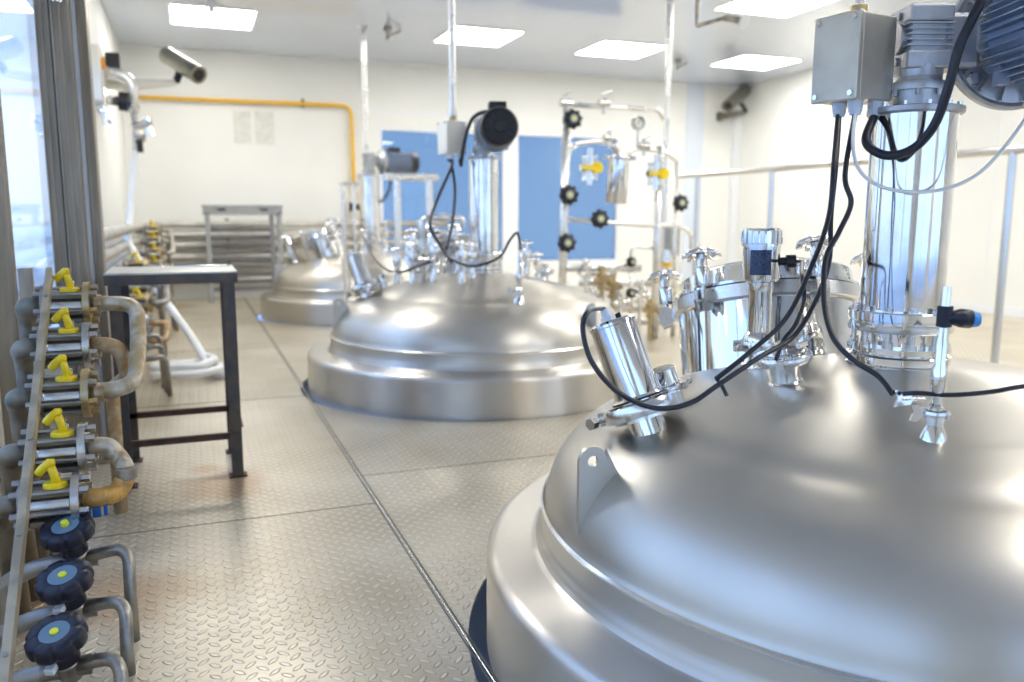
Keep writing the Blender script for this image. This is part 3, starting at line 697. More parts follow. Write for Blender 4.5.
def manway(i, lab):
    om = ((_mc.x-TANKS[0][0], _mc.y-TANKS[0][1]), (_mc.x-TANKS[0][0], _mc.y-TANKS[0][1]), (-.47, -.02))[i]
    if i < 2: ax = (V((0,0,1)) - rgt*.11 + awy*.30).normalized(); rg, aw = rgt, awy
    else: ax = V((-.30,.05,1)).normalized(); rg, aw = V((1,0,0)), V((0,1,0))
    t = dome_thing(i, 'manway_hatch', lab, 'hatch', om, ax, 'manway hatches on the domes', 0.)
    inv = wmat(t).to_3x3().inverted()
    RN = .292; H0 = .205
    mb = MB(); mb.lathe([(RN+.0,-.11),(RN,H0-.018),(RN-.02,H0-.018)], seg=72); mb.build('neck', 'chrome', t)
    mb = MB(); mb.lathe([(RN-.01,H0-.052),(RN+.016,H0-.05),(RN+.022,H0-.046),(RN+.022,H0-.006),(RN-.01,H0-.006)], seg=72); mb.build('rim', 'steel', t)
    mb = MB(); mb.lathe([(RN-.02,H0-.006),(RN+.010,H0-.006),(RN+.010,H0+.001),(RN-.02,H0+.001)], seg=72); mb.build('gasket', 'black', t)
    mb = MB(); mb.lathe([(RN-.01,H0+.001),(RN+.010,H0+.001),(RN+.010,H0+.010),(RN-.012,H0+.016),(RN-.014,H0+.062),(RN-.04,H0+.078),(RN*.5,H0+.086),(0,H0+.088)], seg=72); l = mb.build('lid', 'chrome', t)
    hd = (inv @ (-aw*.9-rg*.15)).normalized(); hd.z = 0; hd.normalize()
    mb = MB(); mb.pipe([hd*.20+V((0,0,H0+.08)), hd*.20+V((0,0,H0+.125)), hd*.20-hd*.10+V((0,0,H0+.125)), hd*.10+V((0,0,H0+.08))], .006, .02); mb.build('lid_handle', 'chrome', l)
    for deg in (-33, 27, -88, 84):
        a_ = math.radians(deg); d = inv @ (rg*math.sin(a_) - aw*math.cos(a_)); d.z = 0; d.normalize(); s = V((-d.y, d.x, 0)); b = d*(RN+.040)
        mb = MB(); mb.cyl(b+V((0,0,H0-.05)), b+V((0,0,H0+.02)), .009, seg=14)
        mb.lathe([(0,H0-.002),(.022,H0-.002),(.0245,H0+.002),(.0245,H0+.054),(.021,H0+.058),(.018,H0+.060),(.018,H0+.10),(0,H0+.10)], b, (0,0,1), 24)
        bo = mb.build('swing_bolt', 'chrome', t)
        mb = MB()
        for q in (-1, 1):
            mb.prism([(-.018,-.03),(.012,-.04),(.026,0),(.022,.030),(-.004,.036),(-.026,.02)], b+s*(q*.016-.004)+V((0,0,H0-.045)), d, V((0,0,1)), s*.008)
        mb.cyl(b-s*.024+V((0,0,H0-.045)), b+s*.024+V((0,0,H0-.045)), .007, seg=12)
        mb.prism([(-.03,-.012),(.0,-.024),(.0,.012),(-.03,.03)], b-s*.009+V((0,0,H0-.05)), d, V((0,0,1)), s*.018); mb.build('clevis', 'steel', bo)
        mb = MB(); star(mb, b+V((0,0,H0+.10)), (0,0,1), .062, .018, 8, deg); mb.build('star_handwheel', 'chrome', bo)
    d = (inv @ aw); d.z = 0; d.normalize(); s = V((-d.y, d.x, 0))
    mb = MB(); mb.box(d*(RN+.03)+V((0,0,H0+.0)), (.10,.09,.05), Matrix((s, d, V((0,0,1)))).transposed(), bev=.008); mb.cyl(d*(RN+.06)-s*.07+V((0,0,H0)), d*(RN+.06)+s*.07+V((0,0,H0)), .014, seg=16); mb.build('hinge', 'steel', t)
    return t
manway(0, 'round manway hatch with star handwheels on the nearest tank')
manway(1, 'round manway hatch with star handwheels on the middle tank')
manway(2, 'round manway hatch with star handwheels on the farthest tank')

# ---- extra small valves around the column of middle and far tanks (and behind the near one)
def tee_valve(i, off, h, lab, wheel='black', arm=None):
    t = dome_thing(i, 'nozzle_valve', lab, 'valve', off, (0,0,1), 'small valves on the domes')
    mb = MB(); mb.lathe([(.04,-.03),(.022,0),(.022,h*.3),(.034,h*.3),(.034,h*.36),(.022,h*.38),(.022,h*.55),(.032,h*.58),(.034,h*.7),(.030,h*.8),(.014,h*.82),(.010,h),(0,h)], seg=20)
    if arm:
        a = V(arm); mb.cyl((0,0,h*.5), V((0,0,h*.5))+a, .02, seg=14); mb.lathe([(.0,0),(.036,0),(.036,.018),(0,.018)], V((0,0,h*.5))+a, a, 18)
    mb.build('body', 'chrome', t)
    mb = MB(); star(mb, (0,0,h), (0,0,1), .045, .014, 8); mb.build('handwheel', wheel, t)
tee_valve(1, (-.36,-.15), .30, 'upright steel valve with a side port left of the middle tank transmitter', 'chrome', (-.09,0,0))
tee_valve(1, (-.22,-.32), .26, 'upright steel valve nearest the crown front of the middle tank', 'chrome', (.08,-.02,0))
tee_valve(1, (-.52,.22), .24, 'upright steel valve on the left slope of the middle tank', 'steel')
tee_valve(1, (.22,.30), .26, 'upright steel valve right of the middle tank column', 'steel')
tee_valve(1, (.55,.25), .20, 'low steel valve far right behind the crown of the middle tank', 'steel', (.06,.02,0))
tee_valve(2, (.35,-.25), .28, 'upright valve with dark handwheel right of the farthest tank column', 'black')
tee_valve(2, (-.05,-.38), .26, 'upright steel valve in front of the farthest tank column', 'chrome', (.08,0,0))
tee_valve(2, (.15,-.45), .22, 'upright brassy valve low on the front of the farthest tank', 'brass')
tee_valve(0, (.10,.42), .22, 'upright steel valve half hidden behind the nearest tank column', 'chrome')
tee_valve(1, (-.30,.12), .34, 'tall upright steel valve behind the bent pipe on the middle tank', 'chrome', (.07,.03,0))
tee_valve(1, (-.12,-.22), .22, 'short upright steel valve in front of the middle tank column', 'chrome', (-.07,0,0))
tee_valve(1, (-.47,-.02), .26, 'upright steel valve at the left edge of the middle tank crown', 'chrome', (.06,-.03,0))
tee_valve(1, (.38,.05), .24, 'upright steel valve right of the middle tank sampling valve', 'steel', (.07,0,0))
tee_valve(2, (.30,.10), .34, 'tall upright steel valve right behind the farthest tank column', 'chrome')
tee_valve(2, (.42,-.42), .24, 'upright steel valve at the right front of the farthest tank', 'chrome', (.07,0,0))
mb = MB(); q = TANKS[1]; b0 = V((q[0]-.42, q[1]-.1, dome_z(.43)))
mb.pipe([b0, b0+V((0,0,.42)), b0+V((.27,-.02,.42)), b0+V((.27,-.02,.36))], .021, .05)
mb.cyl(b0+V((-.0,0,.22)), b0+V((0,0,.28)), .034, seg=18); mb.cyl(b0+V((.12,-.006,.42)), b0+V((.16,-.008,.42)), .03, seg=18)
tag(mb.build('overhead_pipe', 'palepipe'), 'bent steel pipe arching over the fittings of the middle tank', 'pipe')

# ---- cables at the near tank
d = 2.1
g1, g2, g3 = GL
def cd(x, y, dd): return P(x, y, d=dd)
cable('cable', [g1+V((-.003,0,.01)), cd(834,160,2.06), cd(829,215,2.05), cd(812,265,2.03), cd(786,318,2.0), cd(750,352,1.96), cd(716,379,1.93)], .0062, 'cable', 'black cable from the junction box whose end lies free on the dome', 'cable')
pa = [g1+V((.004,.002,.01)), cd(836,165,2.07), cd(831,215,2.06), cd(829,262,2.05), cd(815,302,2.03), cd(793,337,2.0), cd(760,357,1.95), cd(718,385,1.9), cd(690,403,1.88), cd(655,408,1.87), cd(618,392,1.87), cd(592,362,1.88), cd(583,330,1.90), cd(588,312,1.92)]
sg = SM @ V((-.015,-.018,.31))
cable('cable', pa+[sg+V((-.01,0,.004)), sg], .0062, 'cable', 'long black cable looping round the cylinder light on the nearest tank')
cable('cable', [g2, cd(845,175,2.06), cd(851,203,2.05), cd(839,232,2.04), cd(826,258,2.02), cd(824,300,1.98), cd(832,335,1.93), cd(851,358,1.89), cd(878,376,1.85), cd(893,394,1.80)], .0066, 'cable', 'dark blue black cable hanging down to the clamp beside the sampling valve')
cable('cable', [cd(903,394,1.78), cd(918,393,1.76), cd(950,395,1.74), cd(990,392,1.72), cd(1026,386,1.70), cd(1100,378,1.72), V((2.55,1.02,.60)), V((2.86,.86,.36)), V((3.02,.80,.16)), V((3.12,.76,.01)), V((3.5,.7,.006))], .0052, 'cable', 'black cable running out right across the dome from the sampling valve')
cable('cable', [TC, TC+V((.02,-.006,-.004)), cd(802,275,2.12), cd(804,300,2.1), cd(795,325,2.07), cd(783,341,2.06), cd(776,360,2.04)], .0055, 'cable', 'short black cable curving down from the level transmitter plug')
cable('cable', [g3, cd(866,140,2.1), cd(878,153,2.08), cd(897,155,2.06), cd(918,145,2.04), cd(936,122,2.0), cd(949,85,1.96), cd(960,45,1.93), cd(979,5,1.9), cd(992,-22,1.93), AGP[0][2]+AGP[0][1]*.15+V((-.03,0,.20)), AGP[0][2]+AGP[0][1]*.15+V((0,0,.15))], .0115, 'cable', 'thick black motor cable looping up across the motor of the nearest tank')
cable('cable', [g2+V((.006,.004,.02)), cd(853,140,2.08), cd(857,165,2.06), cd(872,182,2.05), cd(900,191,2.04), cd(940,190,2.04), cd(975,176,2.04), cd(1002,150,2.04), cd(1026,118,2.04), AGP[0][2]+V((.10,-.02,-.13)), AGP[0][2]+AGP[0][1]*.03+V((.05,0,-.12))], .0045, 'whitecable', 'thin white cable sagging across the nearest agitator column')
pz = V((TANKS[0][0], TANKS[0][1], 0))
cable('cable', [cd(716,378,1.94), cd(722,386,1.93), cd(727,396,1.925)], .0045, 'cable', 'short black cable stub resting on the dome below the crossing cables')
# clip where the cable meets the sampling valve
mb = MB(); o = cd(902,399,1.79); mb.prism([(-.016,-.018),(.018,-.012),(.026,.0),(.018,.012),(-.016,.020),(-.008,0)], o, RT, UP, FW*.008); mb.cyl(o, cd(925,399,1.80), .004, seg=8)
tag(mb.build('cable_clip', 'steel'), 'small steel cable clip at the side of the sampling valve', 'clip')
# middle tank cables
m1, m2, m3 = GL2
cable('cable', [m1, P(452,165,d=5.5), P(437,200,d=5.45), P(430,225,d=5.35), P(440,245,d=5.3), P(452,262,d=5.2)], .011, 'cable', 'black cable slanting down left from the middle tank junction box')
cable('cable', [m2, P(455,190,d=5.5), P(452,225,d=5.4), P(446,250,d=5.3)], .010, 'cable', 'black cable hanging straight down from the middle tank junction box')
ag1 = AGP[1][2]
cable('cable', [m3, P(461,165,d=5.5), P(463,150,d=5.45), P(468,128,d=5.4), P(478,114,d=5.35), ag1+V((0,-.15,.12))], .013, 'cable', 'thick black cable looping from junction box up to the middle motor')
cable('cable', [P(445,256,d=5.1), P(470,266,d=4.95), P(498,258,d=4.9), P(510,240,d=4.85), P(517,233,d=4.8), P(520,243,d=4.78), P(520,250,d=4.78)], .008, 'cable', 'black cable curving across the middle dome to the sampling valve')
cable('cable', [P(363,236,d=9.0), P(372,255,d=7.5), P(384,268,d=6.2), P(400,272,d=5.6), P(418,266,d=5.3), P(430,262,d=5.2)], .009, 'cable', 'black cable running between cylinder light and middle tank crown')
cable('cable', [P(391,175,d=9.6), P(389,190,d=9.6), P(383,200,d=9.6), P(376,203,d=9.6)], .014, 'cable', 'dark cable hooking down under the farthest motor')

# ------------------------------------------------------------------ valve manifold at the left
VAL = [(88,304,2.80,'steel'), (88,345,2.66,'steel'), (87,393,2.51,'steel'), (84,448,2.37,'steel'), (78,499,2.27,'steel')]
FL = ['brass','cylsteel','brass','cylsteel','cylsteel']
def frame_axes(): return V((1,0,0)), V((0,1,0)), V((0,0,1))
vpos = [P(x, y, d=dd) for x, y, dd, _ in VAL]
VL = ['topmost of the near yellow lever valves, with a brassy flange', 'second yellow lever valve from the top of the near manifold', 'third yellow lever valve from the top, outlet wrapped in peeling tape', 'fourth yellow lever valve from the top of the near manifold', 'lowest yellow lever valve, just above the dark handwheels']
near = []
for i, p in enumerate(vpos):
    t = thing('lever_valve', VL[i], 'valve', p, group='yellow lever valves on the near manifold'); near.append(t)
    r = .075
    mb = MB(); mb.lathe([(.028,-.010),(r,-.010),(r,.010),(.028,.010)], (0,0,0), (1,0,0), 36); bolts(mb, (.010,0,0), (1,0,0), r*.74, 6, .012, .022, .3)
    mb.build('outlet_flange', FL[i], t, label='brassy flange' if FL[i] == 'brass' else None)
    mb = MB(); mb.lathe([(.028,-.135),(r*.92,-.135),(r*.92,-.118),(.028,-.118)], (0,0,0), (1,0,0), 36); bolts(mb, (-.155,0,0), (1,0,0), r*.74, 6, .012, .020, .3)
    mb.build('inlet_flange', 'oldsteel', t)
    mb = MB(); x, y, a = basis((1,0,0))
    for k in range(6): a_ = 2*PI*k/6+.3; dd = (x*math.cos(a_)+y*math.sin(a_))*r*.74; mb.cyl(V((-.15,0,0))+dd, V((.03,0,0))+dd, .006, seg=8)
    mb.build('stud_bolts', 'oldsteel', t)
    mb = MB(); mb.lathe([(0,-.118),(.042,-.118),(.042,-.112),(.037,-.110),(.037,-.018),(.042,-.012),(0,-.010)], (0,0,-.008), (1,0,0), 32)
    mb.build('body', 'cylsteel', t)
    mb = MB(); mb.box((-.064,.004,.034), (.104,.085,.022), bev=.004); mb.build('body_bracket', 'oldpaint', t)
    mb = MB(); mb.box((-.064,.01,-.052), (.104,.085,.016), bev=.004); mb.build('body_bracket', 'oldpaint', t)
    # yellow handle: round base, post, tilted lever
    b = V((-.050,-.010,.045))
    mb = MB(); mb.lathe([(0,0),(.030,0),(.031,.003),(.030,.010),(.026,.013),(0,.014)], b, (0,0,1), 28)
    mb.tube([b+V((.004,0,.008)), b+V((-.002,0,.035)), b+V((-.008,-.002,.058))], [.012,.011,.011], 14)
    mb.tube([b+V((.002,-.004,.070)), b+V((-.010,-.002,.068)), b+V((-.028,.0,.052)), b+V((-.040,.002,.038))], [.009,.012,.012,.011], 14)
    mb.build('lever', 'yellow', t)
    mb = MB(); mb.hexnut(b+V((.006,.012,.013)), (0,0,1), .010, .022); mb.build('stem_nut', 'chrome', t)
# inlet elbows on the left, running back into the riser behind
ex = ['%s grey inlet elbow on the left of the %s valve' % ('rounded', w) for w in ('topmost', 'second', 'third', 'fourth', 'lowest yellow')]
for i, p in enumerate(vpos):
    mb = MB(); mb.pipe([p+V((-.135,0,0)), p+V((-.190,0,0)), p+V((-.194,.08,-.05)), V((p.x-.19,p.y+.14,0))], .031, .06, 18)
    tag(mb.build('inlet_elbow', 'oldpaint'), ex[i], 'pipe elbow', 'grey inlet elbows of the near manifold')
# outlets
def pipe_thing(name, pts, r, mat, label, cat='pipe', bend=.045, seg=16, group=None, extra=None):
    mb = MB(); mb.pipe(pts, r, bend, seg)
    if extra: extra(mb)
    return tag(mb.build(name, mat), label, cat, group)
v = vpos
def collars(*cs):
    def f(mb):
        for a, b, r in cs: mb.cyl(a, b, r, seg=18)
    return f
a = v[0]+V((.012,0,0)); b = v[2]+V((.012,0,0)); xo = .138
o1 = pipe_thing('outlet_pipe', [a, a+V((xo,0,-.002)), V((a.x+xo+.01, (a.y+b.y)/2, (a.z+b.z)/2)), b+V((xo-.015,0,.012)), b+V((.0,0,0))], .0255, 'tape', 'thick brownish bent pipe linking the topmost and third lever valves', 'pipe', .075, 18,
    extra=collars((b+V((.01,0,0)), b+V((.035,0,0)), .030), (a+V((.008,0,0)), a+V((.03,0,0)), .030)))
a = v[1]+V((.012,0,0)); fl = P(121,512,z=0)
pipe_thing('outlet_pipe', [a, a+V((.075,-.005,-.005)), V((a.x+.10, a.y+.02, a.z-.11)), V((fl.x, fl.y, a.z-.24)), V((fl.x, fl.y, 0))], .025, 'rust', 'rusty outlet pipe of the second valve bending down to the floor', 'pipe', .06, 18)
a = v[3]+V((.012,0,0)); b = v[4]+V((.012,0,0))
t = thing('outlet_pipe', 'short rusty bend linking the two lowest lever valves', 'pipe', a)
mm_ = V((a.x+.098, (a.y+b.y)/2, (a.z+b.z)/2-.012))
mb = MB(); mb.pipe([a, a+V((.05,0,.006)), a+V((.085,-.01,-.045)), mm_+V((0,0,.008))], .025, .045, 18); mb.build('upper_bend', 'tape', t, world=True, label='bend with whitish peeling tape')
mb = MB(); mb.pipe([mm_-V((0,0,.008)), mm_+V((-.02,-.01,-.05)), b+V((.05,0,-.004)), b], .027, .045, 18); mb.build('lower_bend', 'golden', t, world=True, label='golden brown bend')
mb = MB(); mb.cyl(mm_+V((.0,0,.016)), mm_-V((.0,0,.016)), .030, seg=20); mb.build('collar', 'oldsteel', t, world=True)
# handwheel valves
HW = [(66,527,2.20), (63,577,2.07), (55,634,1.94)]
HL = ['farthest of the three dark navy handwheels with a yellow dot', 'middle one of the three dark navy handwheels with a yellow dot', 'nearest of the three dark navy handwheels with a yellow dot']
for i, (x, y, dd) in enumerate(HW):
    p = P(x, y, d=dd); ax = (V((0,0,1))-FW*.40-RT*.03).normalized()
    t = thing('handwheel_valve', HL[i], 'valve', p-ax*.085, group='navy handwheel valves on the near manifold', axis=ax)
    inv = wmat(t).to_3x3().inverted()
    mb = MB(); N = 96; prof = [(.30,.046),(.80,.046),(.97,.056),(1.0,.066),(.97,.086),(.90,.092),(.45,.092),(.40,.089),(0,.089)]
    vs = []; 
    for (q, z) in prof[:-1]:
        for k in range(N):
            a_ = 2*PI*k/N; w = 1-(.11*max(0, math.cos(8*a_))**3 if q > .7 else 0); vs.append((.068*q*w*math.cos(a_), .068*q*w*math.sin(a_), z))
    vs += [(0,0,.089),(0,0,.046)]; fs = []
    for j in range(len(prof)-2):
        for k in range(N): k2 = (k+1) % N; fs.append((j*N+k, j*N+k2, (j+1)*N+k2, (j+1)*N+k))
    n_ = (len(prof)-2)*N
    for k in range(N): k2 = (k+1) % N; fs.append((n_+k, n_+k2, len(vs)-2)); fs.append((k2, k, len(vs)-1))
    mb.add(vs, fs); mb.lathe([(0,0),(.034,0),(.036,.03),(.040,.048)], seg=32); w = mb.build('handwheel', 'navy', t)
    mb = MB(); mb.lathe([(0,.0915),(.034,.0915),(.034,.0925),(0,.0925)], seg=32); lb = mb.build('dial', 'label', w, label='grey blue dial')
    mb = MB(); mb.lathe([(.010,.0925),(.0105,.094),(.009,.097 if i else .104),(0,.098 if i else .106)], seg=20); mb.build('centre_dot', 'yellowdot', w, label='yellow centre dot')
    mb = MB(); mb.lathe([(0,-.06),(.026,-.06),(.030,-.04),(.030,-.01),(.022,0),(0,0)], seg=24); bx_ = inv @ V((1,0,0)); mb.cyl(V((0,0,-.03))-bx_*.06, V((0,0,-.03))+bx_*.05, .024, seg=20)
    mb.build('valve_body', 'oldsteel', t)
    mb = MB(); fd = inv @ (-FW); fd.z = 0; fd.normalize(); mb.box(fd*.055+V((0,0,.030)), (.022,.022,.018), Matrix((V((-fd.y,fd.x,0)), fd, V((0,0,1)))).transposed(), bev=.003)
    if i > 0: mb.build('indicator_tab', 'gland' , w, label='white indicator tab')
    # outlet that bends to the floor
    c = p - ax*.115
    fx = [P(134,640,z=0), P(129,674,z=0), P(122,706,z=0)][i]
    pipe_thing('drain_pipe', [c, V((fx.x-.0, (c.y+fx.y)/2, c.z+.035)), V((fx.x, fx.y, c.z-.06)), V((fx.x, fx.y, 0))], .0165, 'oldsteel', ['grey drain pipe bending to the floor from the farthest handwheel', 'grey drain pipe bending to the floor from the middle handwheel', 'rust stained drain pipe bending down from the nearest handwheel'][i], 'pipe', .055, 16, 'drain pipes of the handwheel valves')
    pipe_thing('feed_pipe', [c, c+V((-.10,0,-.005)), c+V((-.20,.03,-.06)), V((c.x-.2, c.y+.05, 0))], .022, 'greypaint', ['grey feed pipe left of the farthest handwheel', 'grey feed pipe left of the middle handwheel', 'grey feed pipe left of the nearest handwheel'][i], 'pipe', .05, 14, 'feed pipes of the handwheel valves')
# sloping flat bar that carries the row and its posts
p0 = P(49,268,d=2.72); p1 = P(4,672,d=1.70); dr = (p1-p0).normalized(); p1e = p1+dr*.12
t = thing('manifold_bracket', 'long sloping flat steel bar in front of the valve row at far left', 'bracket', (p0.x, p0.y, 0))
sd = V((1,0,0)); nn = dr.cross(sd).normalized()
mb = MB(); mid = (p0+p1e)/2; Rm = Matrix((sd, dr, nn)).transposed(); mb.box(mid, (.019, (p1e-p0).length, .006), Rm, bev=.001)
mb.box(mid+sd*.0075-nn*.018, (.004, (p1e-p0).length, .034), Rm)
bar = mb.build('flat_bar', 'flatbar', t, world=True)
mb = MB()
for k in range(5): q = p0+dr*((p1e-p0).length*(.10+.2*k)); mb.cyl(q+nn*.002, q+nn*.006, .006, seg=12); mb.cyl(q-nn*.002, q-nn*.006, .006, seg=12)
mb.build('bolts', 'oldsteel', bar, world=True)
mb = MB(); q = p1e-dr*.03; mb.box((q.x+.01, q.y, q.z/2-.01), (.03,.006,q.z)); mb.build('leg', 'flatbar', t, world=True)
q = P(25,268,d=3.05)
mb = MB(); mb.box((q.x, q.y, q.z/2), (.044,.044,q.z), bev=.003); mb.box((q.x,q.y,.004), (.09,.09,.008)); tag(mb.build('support_post', 'post'), 'short square grey post standing behind the topmost inlet elbow', 'post')
# clamps and tag under the lowest valve
mb = MB(); q = P(97,512,d=2.28); mb.box(q, (.022,.012,.028), bev=.002); mb.box(q+V((.022,.004,.004)), (.010,.010,.034), bev=.002); mb.box(q+V((-.018,0,.0)), (.008,.012,.024), bev=.002)
tag(mb.build('pipe_clip', 'blue'), 'small blue plastic clips under the lowest rusty bend', 'clip')

# far copies of the manifold, one row per tank
FARL = ['topmost', 'second', 'third', 'fourth', 'lowest']
for rw, (dy, nm) in enumerate(((3.75, 'second row under the white hose'), (7.0, 'most distant row'))):
    for i, t in enumerate(near):
        o = copy_tree(t, (0.0, dy, .0-.10 if rw == 0 else .12), '%s yellow lever valve of the %s' % (FARL[i], nm)); o['group'] = 'lever valves of the %s' % nm.split(',')[0]
    for i in range(5):
        p = vpos[i]+V((0,dy,.0-.10 if rw == 0 else .12))
        mb = MB(); mb.pipe([p+V((-.135,0,0)), p+V((-.22,0,0)), p+V((-.23,.10,0))], .030, .05, 14)
        tag(mb.build('inlet_elbow', 'greypaint'), '%s inlet elbow of the %s' % (FARL[i], nm), 'pipe elbow', 'inlet elbows of the %s' % nm.split(',')[0])
    for (i, j, mt, lb) in ((0, 2, 'oldsteel', 'grey pipe bend joining the upper lever valves of the %s'), (3, 4, 'rust', 'rusty pipe bend joining the lower lever valves of the %s')):
        zo = -.10 if rw == 0 else .12; a = vpos[i]+V((.012,dy,zo)); b = vpos[j]+V((.012,dy,zo))
        pipe_thing('outlet_pipe', [a, a+V((.12,0,0)), b+V((.12,0,0)), b], .024, mt, lb % nm, 'pipe', .06, 14)
    a = vpos[1]+V((.012,dy,zo)); pipe_thing('outlet_pipe', [a, a+V((.08,0,0)), V((a.x+.08,a.y,0))], .022, 'oldsteel', 'vertical grey outlet pipe of the %s' % nm, 'pipe', .05, 14)
    for k in range(3):
        q = V((-.30+.02*k, 2.15+dy-.14*k, .34-.05*k)); pipe_thing('drain_pipe', [q+V((-.1,0,0)), q+V((.07,0,.02)), V((q.x+.08,q.y,0))], .0165, 'oldsteel', '%s short drain pipe of the %s' % (('farthest','middle','nearest')[k], nm), 'pipe', .045, 12, 'drain pipes of the %s' % nm.split(',')[0])
# long pipe runs along left wall then across the back wall
RUN = [(1.02,'topmost'), (.88,'second'), (.74,'third'), (.58,'fourth'), (.42,'fifth'), (.26,'lowest')]
for i, (z, w) in enumerate(RUN):
    x = -.53-.022*i; y0 = 4.75+.12*i
    pipe_thing('long_pipe', [(x,y0,0), (x,y0,z), (x,YB-.13,z), (3.6,YB-.13,z)], .045, 'palegrey', '%s of the long grey pipes running round the back corner' % w, 'pipe', .10, 14, 'long pipe runs along the walls')
mb = MB(); x0_ = P(228,240,Y=YB-.1).x
t = thing('pipe_rack', 'upright bracket holding the long back wall pipes left of the slatted rack', 'bracket', (x0_, YB-.06, 0))
mb.box((0,0,.55), (.05,.05,1.1)); mb.build('upright', 'oldsteel', t)

# ------------------------------------------------------------------ vertical steel column at left
yc = 4.2
def colx(px, y_): return P(px, y_, Y=yc).x
t = thing('steel_column', 'tall weathered steel column of ribbed uprights against the left windows', 'column', (-.54, yc, 0))
def upright(pa, pb, depth, name, mat='post'):
    """pa, pb: left and right edge at eye height (x pixels)"""
    xa, xb = colx(pa, 200), colx(pb, 200); return xa, xb
for pa, pb, nm, fr in ((48.5,63.5,'left_upright',0.), (64.5,84.,'centre_upright',-.015), (88.,98.5,'right_upright',.05)):
    xa, xb = colx(pa, 200)+.54, colx(pb, 200)+.54; w = xb-xa; mb = MB()
    mb.box(((xa+xb)/2, fr+.05, ZC/2), (w, .10, ZC), bev=.006)
    for s in (.0, .5, 1.): mb.box((xa+w*(.1+.8*s), fr-.003, ZC/2), (w*.10, .008, ZC), bev=.002)
    mb.build('upright', 'post', t)
mb = MB(); xa, xb = colx(84,200)+.54, colx(88,200)+.54; mb.box(((xa+xb)/2, .06, ZC/2), (xb-xa, .03, ZC)); mb.build('gap_glint_strip', 'gland', t, label='pale strip between the uprights')  # pale strip put in for the bright glass reflection in the gap
mb = MB()
for k, px in enumerate((66,69.5,73)): mb.cyl((colx(px,200)+.555, -.03, 2.05), (colx(px,200)+.555, -.03, ZC), .0055, seg=10)
mb.build('thin_rods', 'steel', t)
mb = MB(); mb.box((0,.05,.006), (.30,.2,.012)); mb.build('base_plate', 'post', t)
# jamb at the extreme left
mb = MB(); xj = P(13,250,Y=3.62).x; mb.box((xj-.04, 3.62, 1.62), (.08,.07,3.24), bev=.006); mb.box((xj-.04,3.62,.006), (.12,.12,.012))
tag(mb.build('window_post', 'post'), 'grey metal window post at the extreme left edge', 'post')

# ------------------------------------------------------------------ small table
fr_, fl_ = V((.145,3.712,0)), V((-.315,3.745,0))
ZT = .912; t = thing('work_table', 'tall narrow steel work table with dark angle iron legs on the plate floor', 'table', ((fr_.x+fl_.x)/2, 3.95, 0))
def W(p): return V(p)
lx, rx, fy = -.326, .160, 3.73
byy = 4.17
def leg(x, y, sx, sy):
    mb = MB(); L_ = .045; th = .006; h = ZT-.03
    mb.box((x+sx*L_/2, y, h/2), (L_, th, h)); mb.box((x, y+sy*L_/2, h/2), (th, L_, h)); o = mb.build('leg', 'darkframe', t, world=True)
    mb = MB(); mb.box((x+sx*.02, y+sy*.02, .004), (.075,.065,.008), bev=.001); mb.build('foot_plate', 'rustframe', o, world=True)
leg(rx, fy, -1, 1); leg(lx, fy, 1, 1); leg(rx, byy, -1, -1); leg(lx, byy, 1, -1)
mb = MB(); cx, cy = (lx+rx)/2, (fy+byy)/2; mb.box((cx, cy, ZT-.004), (rx-lx+.030, byy-fy+.03, .008), bev=.001); mb.build('tabletop', 'tabletop', t, world=True)
mb = MB()
for y in (fy-.012, byy+.012): mb.box((cx, y, ZT-.028), (rx-lx+.026, .006, .042))
for x in (lx-.012, rx+.012): mb.box((x, cy, ZT-.028), (.006, byy-fy+.02, .042))
mb.build('apron', 'darkframe', t, world=True)
for (c_, s_) in (((cx, fy+.002, .19), (rx-lx-.01, .006, .030)), ((cx, byy, .215), (rx-lx-.01, .006, .030)), ((lx, cy, .215), (.006, byy-fy-.01, .030)), ((rx, cy, .215), (.006, byy-fy-.01, .030))):
    mb = MB(); mb.box(c_, s_); mb.box(V(c_)+V((0,0,.012)), (max(s_[0],.022), max(s_[1],.022), .005)); mb.build('stretcher', 'rustframe', t, world=True)
# tool lying on the table
p = P(200,265.2,z=ZT+.004); q = P(226,265.6,z=ZT+.004); s = P(172,266.,z=ZT+.004)
t = thing('spanner', 'thin steel tool lying on the work table top', 'tool', (q.x, q.y, ZT))
mb = MB(); mb.cyl(s, q, .0035, seg=8); mb.ring(q+V((0,0,-.002)), (0,0,1), .007, .016, .005, 20); mb.cyl(s, s+V((-.05,.03,0)), .002, seg=6); mb.cyl(s, s+V((-.045,-.02,0)), .002, seg=6)
for k in (.2,): mb.cyl(s+(q-s)*.30, s+(q-s)*.55, .006, seg=10)
mb.build('shaft', 'chrome', t, world=True)

# ------------------------------------------------------------------ white hose
hp = [P(135,152,Y=8.6), P(133,180,Y=8.55), P(130,215,Y=8.45), P(128,238,Y=8.2), P(140,262,Y=7.7), P(165,300,Y=7.0), P(190,335,Y=6.5), P(209,366,Y=6.22)]
q = P(214,374,z=.03); hp += [q]
for k in range(0, 34):
    a = -.35+k*.42; rr = .25-.002*k; c = P(188,379,z=0)
    hp.append(V((c.x+rr*math.cos(a)*1.0+.02*math.sin(k), c.y+rr*.78*math.sin(a)+.02*math.cos(k*1.7), .026+.0032*k)))
mb = MB(); mb.tube(spline(hp, 6), .029, 12); tag(mb.build('hose', 'hose'), 'milky white hose hanging from the wall and coiled on the floor', 'hose')
# bracket of hose (yellowish wrapped end)
pipe_thing('hose', [P(137,172,Y=8.7), P(127,232,Y=8.6), P(120,260,Y=8.5), P(118,300,Y=8.4)], .022, 'hose', 'short second white hose dropping behind the wall pipes', 'hose', .2, 12)

